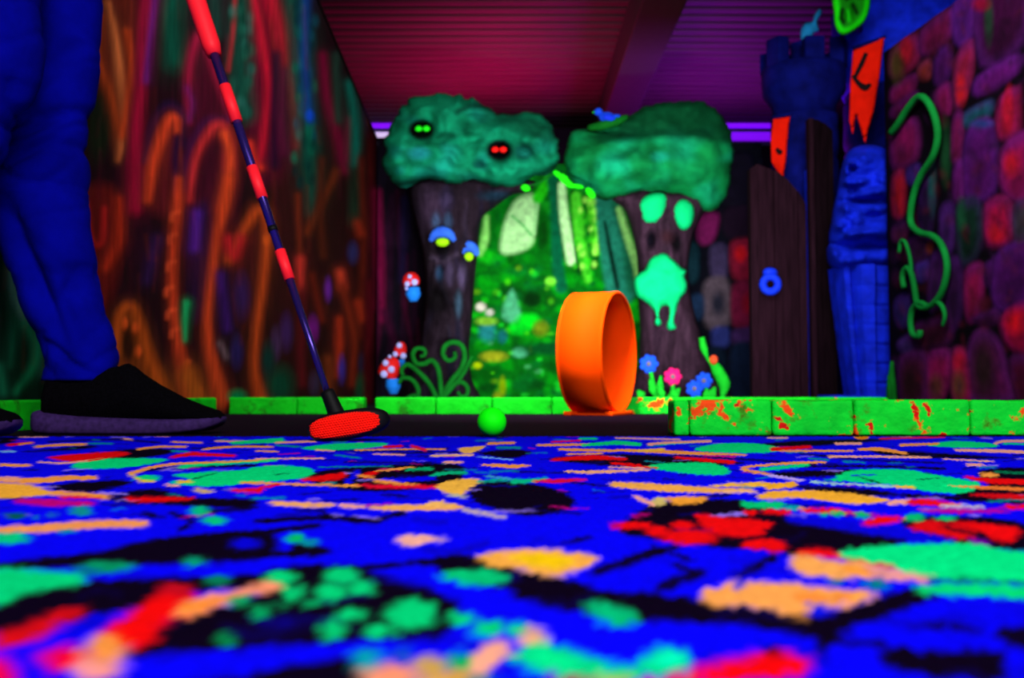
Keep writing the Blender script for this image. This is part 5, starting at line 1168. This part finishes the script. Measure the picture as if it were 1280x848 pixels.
for pts_, w in (([(884, 448), (880, 436), (877, 422)], [.008, .024, .018]), ([(903, 496), (905, 480), (896, 462), (890, 452)], [.014, .04, .036, .02]), ([(884, 448), (890, 456), (896, 464)], [.01, .014, .02])):
    MB().tube([at(x, y, 6.1) for x, y in pts_], w, 12).build('leaf', M['leaf'], bp_)
MB().ball(at(892, 450, 6.06), (.026, .026, .03)).build('bud', M['bud'], bp_)
MB().tube([at(903, 490, 6.1), (at(904, 498, 6.1).x, 6.1, 0)], .016, 8, smooth=False).build('stem', M['leaf'], bp_)

# ------------------------------------------------------------------ castle
# far turret
tc = at(1009, 400, 6.2); tu = thing('castle_turret', (tc.x, 6.2, 0), 'dark blue castle turret with battlements behind the wooden door', 'turret')
s = 6.2 / F
def zc(py_, Y): return at(640, py_, Y).z
mb = MB()
blk = lambda a, z: .006 * noise.noise(Vector((math.cos(a) * 3, math.sin(a) * 3, z * 9))) - (.012 if (abs((z / .11) % 1 - .5) > .44) else 0)
zz = [0, .05] + list(np.arange(.1, zc(150, 6.2), .03)) + [zc(148, 6.2)]
mb.lathe((tc.x, 6.2, 0), [(.205, z) for z in zz], 40, blk).build('shaft_wall', M['navy'], tu)
mb = MB(); mb.lathe((tc.x, 6.2, 0), [(.19, zc(150, 6.2)), (.21, zc(135, 6.2)), (.254, zc(118, 6.2)), (.258, zc(100, 6.2)), (.258, zc(88, 6.2)), (.18, zc(88, 6.2)), (.18, zc(100, 6.2))], 40, blk); mb.build('parapet', M['navy'], tu)
for k in range(6):
    a = math.radians(60 * k + 30)
    MX = Matrix.Translation((tc.x, 6.2, 0)) @ Matrix.Rotation(a, 4, 'Z')
    MB().box((.175, -.06, zc(90, 6.2)), (.262, .06, zc(62 - (6 if k % 2 else 0), 6.2)), .012, mtx=MX).build('merlon', M['navy'], tu)
MB().lathe((tc.x + .02, 6.22, 0), [(.09, zc(100, 6.2)), (.09, zc(58, 6.2)), (.1, zc(55, 6.2)), (.04, zc(50, 6.2))], 16).build('inner_post', M['navy'], tu)
dg = puffy('bird_figure', [(1002, 51), (1001, 36), (1008, 28), (1015, 27), (1018, 18), (1024, 11), (1028, 15), (1022, 27), (1024, 38), (1017, 42), (1014, 51)], 6.2, M['teal'], None, tf=.03, tb=.03, R=7, sp=2.2, amp=.006, nsc=20)
tag(dg, 'small teal figure with raised tail perched on top of the turret', 'figure')

# big tower behind the right wall
tw = thing('castle_tower', (at(1136, 400, 6.35).x, 6.35, 0), 'large round blue castle tower behind the statue and right wall', 'tower')
twx = at(1136, 400, 6.35).x
zz = [0] + list(np.arange(.03, 2.545, .03))
mb = MB(); mb.lathe((twx, 6.35, 0), [(.375, z) for z in zz], 56, lambda a, z: blk(a, z) * 1.3); mb.build('shaft_wall', M['navy'], tw)
MB().lathe((twx, 6.35, 0), [(.375, 2.0), (.42, 2.10), (.44, 2.2), (.44, 2.545), (.36, 2.545)], 48, blk).build('parapet', M['blue'], tw)

def banner(ol, Y, label, emb, back):
    b = thing('banner', at(*ol[0], Y), label, 'banner')
    pts_ = np.array(ol, float); x0, x1 = pts_[:, 0].min(), pts_[:, 0].max()
    cl_ = puffy('cloth', ol, Y, M['red_cloth'], b, tf=.004, tb=.004, R=4, sp=3, rnd=False)
    for v_ in cl_.data.vertices: v_.co.y += .02 * math.sin((v_.co.x * 16)) + .012 * math.sin(v_.co.z * 9)
    for pp, w in emb:
        mb = MB(); mb.tube([at(x, y, Y) for x, y in pp], [q * Y / F for q in w], 8)
        e = mb.build('emblem_stroke', M['ink'], cl_)
        for v_ in e.data.vertices: v_.co.y = (v_.co.y - Y) * .15 + Y - .008 + .02 * math.sin(v_.co.x * 16) + .012 * math.sin(v_.co.z * 9)
    xs_ = [p for p in ol if p[1] < pts_[:, 1].min() + 14]
    MB().tube([at(min(p[0] for p in xs_) - 2, max(p[1] for p in xs_) , Y), at(max(p[0] for p in xs_) + 2, min(p[1] for p in xs_) - 1, Y)], .01, 8, smooth=False).build('banner_rod', M['navy'], b)
    return b
banner([(1068, 60), (1086, 50), (1105, 47), (1101, 75), (1096, 110), (1092, 140), (1083, 177), (1072, 142), (1068, 166), (1063, 150), (1063, 105)], 5.88, 'red swallow-tailed banner with a dark curved emblem on the tower', [([(1083, 66), (1077, 80), (1069, 96)], [2.5, 3, 2.5]), ([(1066, 94), (1073, 104), (1081, 110), (1087, 106)], [2.5, 3, 4.5, 2])], None)
banner([(967, 147), (978, 143), (989, 143), (987, 170), (985, 198), (980, 225), (965, 203), (964, 175)], 5.945, 'smaller red banner with a dark spot hanging on the far turret', [([(971, 185), (975, 189), (979, 188)], [2, 4, 2])], None)

# green mask on the tower
mk = thing('mask_plaque', at(1064, 20, 5.72), 'bright green glowing mask plaque high on the blue tower', 'mask')
def pt_mask(c):
    c.P([(1049, -20), (1050, 10), (1052, 32), (1060, 34), (1072, 26), (1080, 12), (1080, -20)], (10, 120, 6), 5)
    c.S([(1053, 12), (1051, 24)], 5, (4, 24, 6), 3); c.S([(1066, 6), (1071, 16)], 5, (4, 24, 6), 3); c.E(1054, 27, 3, 4, (4, 40, 6), 0, .8); c.S([(1058, 0), (1066, -8)], 4, (6, 50, 6), 3); c.S([(1060, 14), (1062, 26)], 4, (16, 190, 12), 3)
M['mask_p'] = mat('green_mask_face', None, rough=.7, spec=.05, var=.12, scale=14, attr=True)
puffy('mask_face', [(1041, -22), (1040, 0), (1042, 14), (1043, 30), (1048, 41), (1056, 44), (1068, 38), (1080, 28), (1087, 12), (1088, -6), (1084, -24), (1064, -32)], 5.72, M['mask_p'], mk, tf=.045, tb=.03, R=9, sp=2.2, paint=pt_mask, base=(22, 228, 12), bumps=[(1053, 18, 4, 7, -.03), (1068, 11, 4, 7, -.03), (1061, 20, 3, 7, .02)])
MB().tube([at(1070, 10, 5.74), Vector((2.17, 6.10, at(1070, 10, 5.74).z))], .02, 10, smooth=False).build('bracket', M['navy'], mk)

# wooden doors
def plank_door(name, ol, Y, nb, label, thick=.05, m='plank'):
    """vertical boards; ol gives (px, top py) along the top"""
    d = thing(name, (at(ol[0][0], 500, Y).x, Y, 0), label, 'door')
    ol = np.array(ol, float); xa, xb = ol[0, 0], ol[-1, 0]; mb = MB()
    for k in range(nb):
        a, b = xa + (xb - xa) * k / nb + .3, xa + (xb - xa) * (k + 1) / nb - .3
        za, zb = zc(np.interp(a, ol[:, 0], ol[:, 1]), Y), zc(np.interp(b, ol[:, 0], ol[:, 1]), Y)
        X0, X1 = fx(a, Y), fx(b, Y); off = .006 * ((k * 7) % 3 - 1)
        ze = lambda q: za + (zb - za) * (q - X0) / (X1 - X0)
        v_ = [(X0, Y + off, 0), (X1, Y + off, 0), (X1, Y + thick, 0), (X0, Y + thick, 0), (X0, Y + off, za), (X1, Y + off, zb), (X1, Y + thick, zb), (X0, Y + thick, za)]
        mb.add(v_, [(0, 1, 5, 4), (1, 2, 6, 5), (2, 3, 7, 6), (3, 0, 4, 7), (4, 5, 6, 7), (0, 3, 2, 1)])
    mb.build('boards', M[m], d, smooth=False)
    return d
d1 = plank_door('castle_door', [(940, 212), (946, 204), (958, 208), (975, 214), (990, 226), (1002, 240), (1010.5, 256)], 5.84, 7, 'dark wooden plank door with a blue ring knocker', .06)
s = 5.81 / F
mb = MB(); mb.ball(at(962.5, 341, 5.82), (9.5 * s, .03, 6.5 * s)); rp = mb.build('ring_plate', M['ring'], d1)
mb = MB(); mb.tube([at(963 + 9.3 * math.cos(q), 355.5 + 9.3 * math.sin(q), 5.795) for q in np.linspace(0, 2 * math.pi, 33)], 4.8 * s, 12, smooth=False, caps=False); mb.build('knocker_ring', M['ring'], rp)
d2 = plank_door('castle_door', [(1021.5, 149), (1028, 150), (1038, 155), (1047, 163)], 5.80, 3, 'dark open door leaf beside the blue statue', .06, 'plank_dark')
MB().box((fx(1015.5, 5.78), 5.77, 0), (fx(1021.5, 5.78), 5.84, zc(148, 5.78)), .004).build('edge_post', M['plank'], d2)
MB().box((fx(1011.6, 5.85), 5.845, 0), (fx(1015.2, 5.85), 5.90, zc(212, 5.85)), .004).build('door_jamb', M['blue'], d1)['label'] = 'blue door jamb'

# statue
st = thing('stone_statue', (at(1080, 500, 5.6).x, 5.6, 0), 'tall blue bearded statue pillar between the door and the right wall', 'statue')
puffy('bust', [(1056, 198), (1062, 188), (1075, 182), (1095, 182), (1110, 188), (1119, 205), (1120, 250), (1121, 300), (1119, 312), (1090, 310), (1060, 312), (1040, 306), (1037, 294), (1040, 278), (1043, 258), (1047, 240), (1050, 222), (1053, 208)], 5.62, M['blue'], st, tf=.17, tb=.12, R=24, sp=2.2, amp=.03, nsc=13, stretch=(1, 1, 1.7),
      bumps=[(1064, 204, 6, 4, 0.085), (1058, 214, 4, 9, 0.102), (1066, 212, 5, 4, -0.085), (1080, 200, 14, 14, 0.085), (1092, 240, 16, 6, 0.085), (1080, 252, 30, 4, -0.102), (1066, 240, 6, 6, -0.085), (1058, 262, 6, 10, 0.102), (1072, 274, 8, 10, 0.085), (1092, 270, 18, 5, -0.085), (1050, 282, 8, 8, 0.102), (1066, 294, 10, 8, 0.102), (1090, 290, 20, 7, 0.102), (1104, 224, 8, 16, 0.085), (1078, 226, 8, 5, 0.085), (1060, 228, 7, 4, 0.085)])
puffy('belt', [(1036, 306), (1050, 302), (1090, 304), (1119, 306), (1119, 330), (1080, 334), (1060, 336), (1046, 336), (1037, 328)], 5.62, M['blue'], st, tf=.15, tb=.11, R=14, sp=2.8, amp=.015, nsc=20, bumps=[(1044, 318, 6, 8, .05), (1062, 326, 10, 5, .06), (1078, 322, 6, 6, .03), (1090, 309, 40, 2.5, -.07)])
X0 = at(1047, 340, 5.6).x; X1 = at(1118, 340, 5.6).x
v_, f_ = [], []; lev = [334] + list(range(340, 504, 4)); sec = [(0, .0), (.06, -.10), (.14, -.115), (.2, -.09), (.24, -.12), (.30, -.15), (.52, -.165), (.57, -.13), (.62, -.11), (.97, -.10), (1, .02), (1, .11), (0, .11)]
for y_ in lev:
    t = (y_ - 334) / 166
    xl, xr = 1044 + 20 * t ** 1.1, 1117 - 11 * t
    g = -.012 if ((y_ - 334) // 4) % 6 == 0 else 0
    for u, d in sec:
        p = at(xl + (xr - xl) * u, y_, 5.6); n_ = noise.noise(p * 14) * .008
        v_.append((p.x, 5.62 + d * (1 - .15 * t) - (g if u > .55 else g * .4) + n_, max(p.z, 0)))
ns = len(sec)
for i in range(len(lev) - 1):
    for j in range(ns): f_.append((i * ns + j, i * ns + (j + 1) % ns, (i + 1) * ns + (j + 1) % ns, (i + 1) * ns + j))
f_ += [tuple(range(ns)), tuple((len(lev) - 1) * ns + j for j in range(ns))[::-1]]
MB().add(v_, f_).build('pillar', M['blue'], st, smooth=False)
MB().box((at(1036, 500, 5.5).x, 5.40, 0), (at(1108, 500, 5.5).x, 5.72, zc(494, 5.5)), .012).build('plinth', M['blue'], st)

# vines on the right wall, and a stalk at its foot
def onr(x, y, off): return on_plane(x, y, RP + RN * off, RN)
vn = thing('rope_vine', onr(1140, 420, .05), 'long curling green vine hanging on the right stone wall', 'vine')
for pts_, w in (([(1114, 166), (1122, 156), (1136, 134), (1149, 121), (1160, 128), (1169, 148), (1172, 172), (1166, 196), (1152, 218), (1143, 240), (1138, 268), (1140, 282), (1150, 291), (1165, 295), (1176, 305), (1183, 325), (1183, 345), (1176, 368), (1164, 382), (1152, 385), (1146, 378), (1143, 360), (1139, 342), (1133, 335), (1128, 345), (1130, 360)], [.019, .017, .016, .014]),
                ([(1160, 384), (1150, 379), (1141, 386), (1138, 402), (1141, 418), (1149, 420), (1150, 413)], .015), ([(1170, 376), (1178, 384), (1181, 396), (1178, 408)], [.014, .008]), ([(1139, 342), (1138, 325), (1132, 304), (1126, 302), (1124, 316)], .010)):
    MB().tube([onr(x, y, .042) for x, y in pts_], w, 10).build('tendril', M['vine_hi'], vn)
gs = thing('grass_stalk', (at(1114, 500, 5.3).x, 5.3, 0), 'short dark green stalk at the foot of the stone wall by the statue', 'plant')
p = at(1114.5, 500, 5.3)
MB().tube([(p.x, 5.3, 0), (p.x, 5.3, .1), (p.x + .002, 5.29, zc(452, 5.3))], [.03, .026, .008], 10).build('blade', M['vine'], gs)
MB().tube([(p.x - .02, 5.27, 0), (p.x - .025, 5.26, .08), (p.x - .035, 5.25, .16)], [.016, .012, .004], 8).build('blade', M['vine'], gs)

# ------------------------------------------------------------------ lamps on the far wall
for x0, x1, label in ((440, 560, 'violet and white strip light high on the far wall, left side'), (880, 1010, 'violet strip light high on the far wall beside the right tree')):
    a, b = at(x0, 160, 9.0), at(x1, 160, 9.0)
    t = thing('strip_light', ((a.x + b.x) / 2, 9.15, a.z), label, 'lamp')
    L_ = x0 < 600
    MB().box((a.x, 9.1, zc(179, 9.0)), (b.x, 9.199, zc(147, 9.0)), .01).build('housing', M['housing'], t)
    MB().tube([(a.x + .02, 9.05, zc(154, 9.0)), (b.x - .02, 9.05, zc(154, 9.0))], .034, 12, smooth=False).build('tube', M['tube_violet'], t)
    MB().tube([(a.x + .02, 9.05, zc(169, 9.0)), (b.x - .02, 9.05, zc(169, 9.0))], .042, 12, smooth=False).build('tube', M['tube_white'] if L_ else M['tube_violet'], t)

# ------------------------------------------------------------------ light
def area(name, loc, tgt, sx, sy, power, col):
    l = bpy.data.lights.new(name, 'AREA'); l.shape = 'RECTANGLE'; l.size, l.size_y = sx, sy; l.energy = power; l.color = col
    o = bpy.data.objects.new(name, l); COL.objects.link(o); o.location = loc
    o.rotation_euler = (Vector(tgt) - Vector(loc)).to_track_quat('-Z', 'Y').to_euler(); return o
area('blacklight_front', (.2, -.3, 2.35), (0, 1.4, 0), 2.4, 1.0, 20, (1, 1, 1))
area('fill_rear', (.7, -1.3, 1.7), (.1, 2.2, .2), 1.8, .8, 115, (1, 1, 1))  # added fill behind the camera, unseen, brightens the upright faces
l_ = area('fill_loop', (-.1, 1.8, 2.2), (.25, 3.0, .2), .5, .2, 14, (1, 1, 1)); l_.data.spread = math.radians(46)  # narrow unseen fill, added to brighten the orange loop
area('blacklight_mid', (.3, 2.3, 2.40), (.1, 6.4, .9), 2.6, .6, 118, (1, 1, 1))
area('fill_castle', (1.35, 3.6, 2.0), (2.0, 5.8, 1.1), .7, .2, 16, (1, 1, 1))  # unseen fill added for the statue and castle corner
b_ = area('blacklight_floor', (.45, 3.75, .05), (.35, 6.5, .8), 1.5, .06, 21, (1, 1, 1)); b_.data.spread = math.radians(64)
area('red_ceiling_wash', (-.3, 7.9, 1.45), (-.5, 6.7, 2.6), .9, .3, 80, (1, .015, .2))
area('violet_ceiling_wash', (1.85, 8.1, 1.45), (1.8, 6.9, 2.6), .7, .3, 52, (.5, .02, 1))
w = bpy.data.worlds.new('World'); SC.world = w; w.use_nodes = True
w.node_tree.nodes['Background'].inputs[0].default_value = (.02, .01, .05, 1); w.node_tree.nodes['Background'].inputs[1].default_value = .3

# ------------------------------------------------------------------ camera
cd = bpy.data.cameras.new('Camera'); cd.lens = 35; cd.sensor_width = 36; cd.clip_start = .01
cd.dof.use_dof = True; cd.dof.focus_distance = 1.0; cd.dof.aperture_fstop = 9.0
co = bpy.data.objects.new('Camera', cd); COL.objects.link(co); co.location = CAM; co.rotation_euler = (math.pi / 2 + PITCH, 0, 0)
SC.camera = co
SC.view_settings.view_transform = 'Standard'; SC.view_settings.look = 'None'; SC.view_settings.gamma = 1; SC.view_settings.exposure = 0.0
SC.view_settings.use_curve_mapping = False
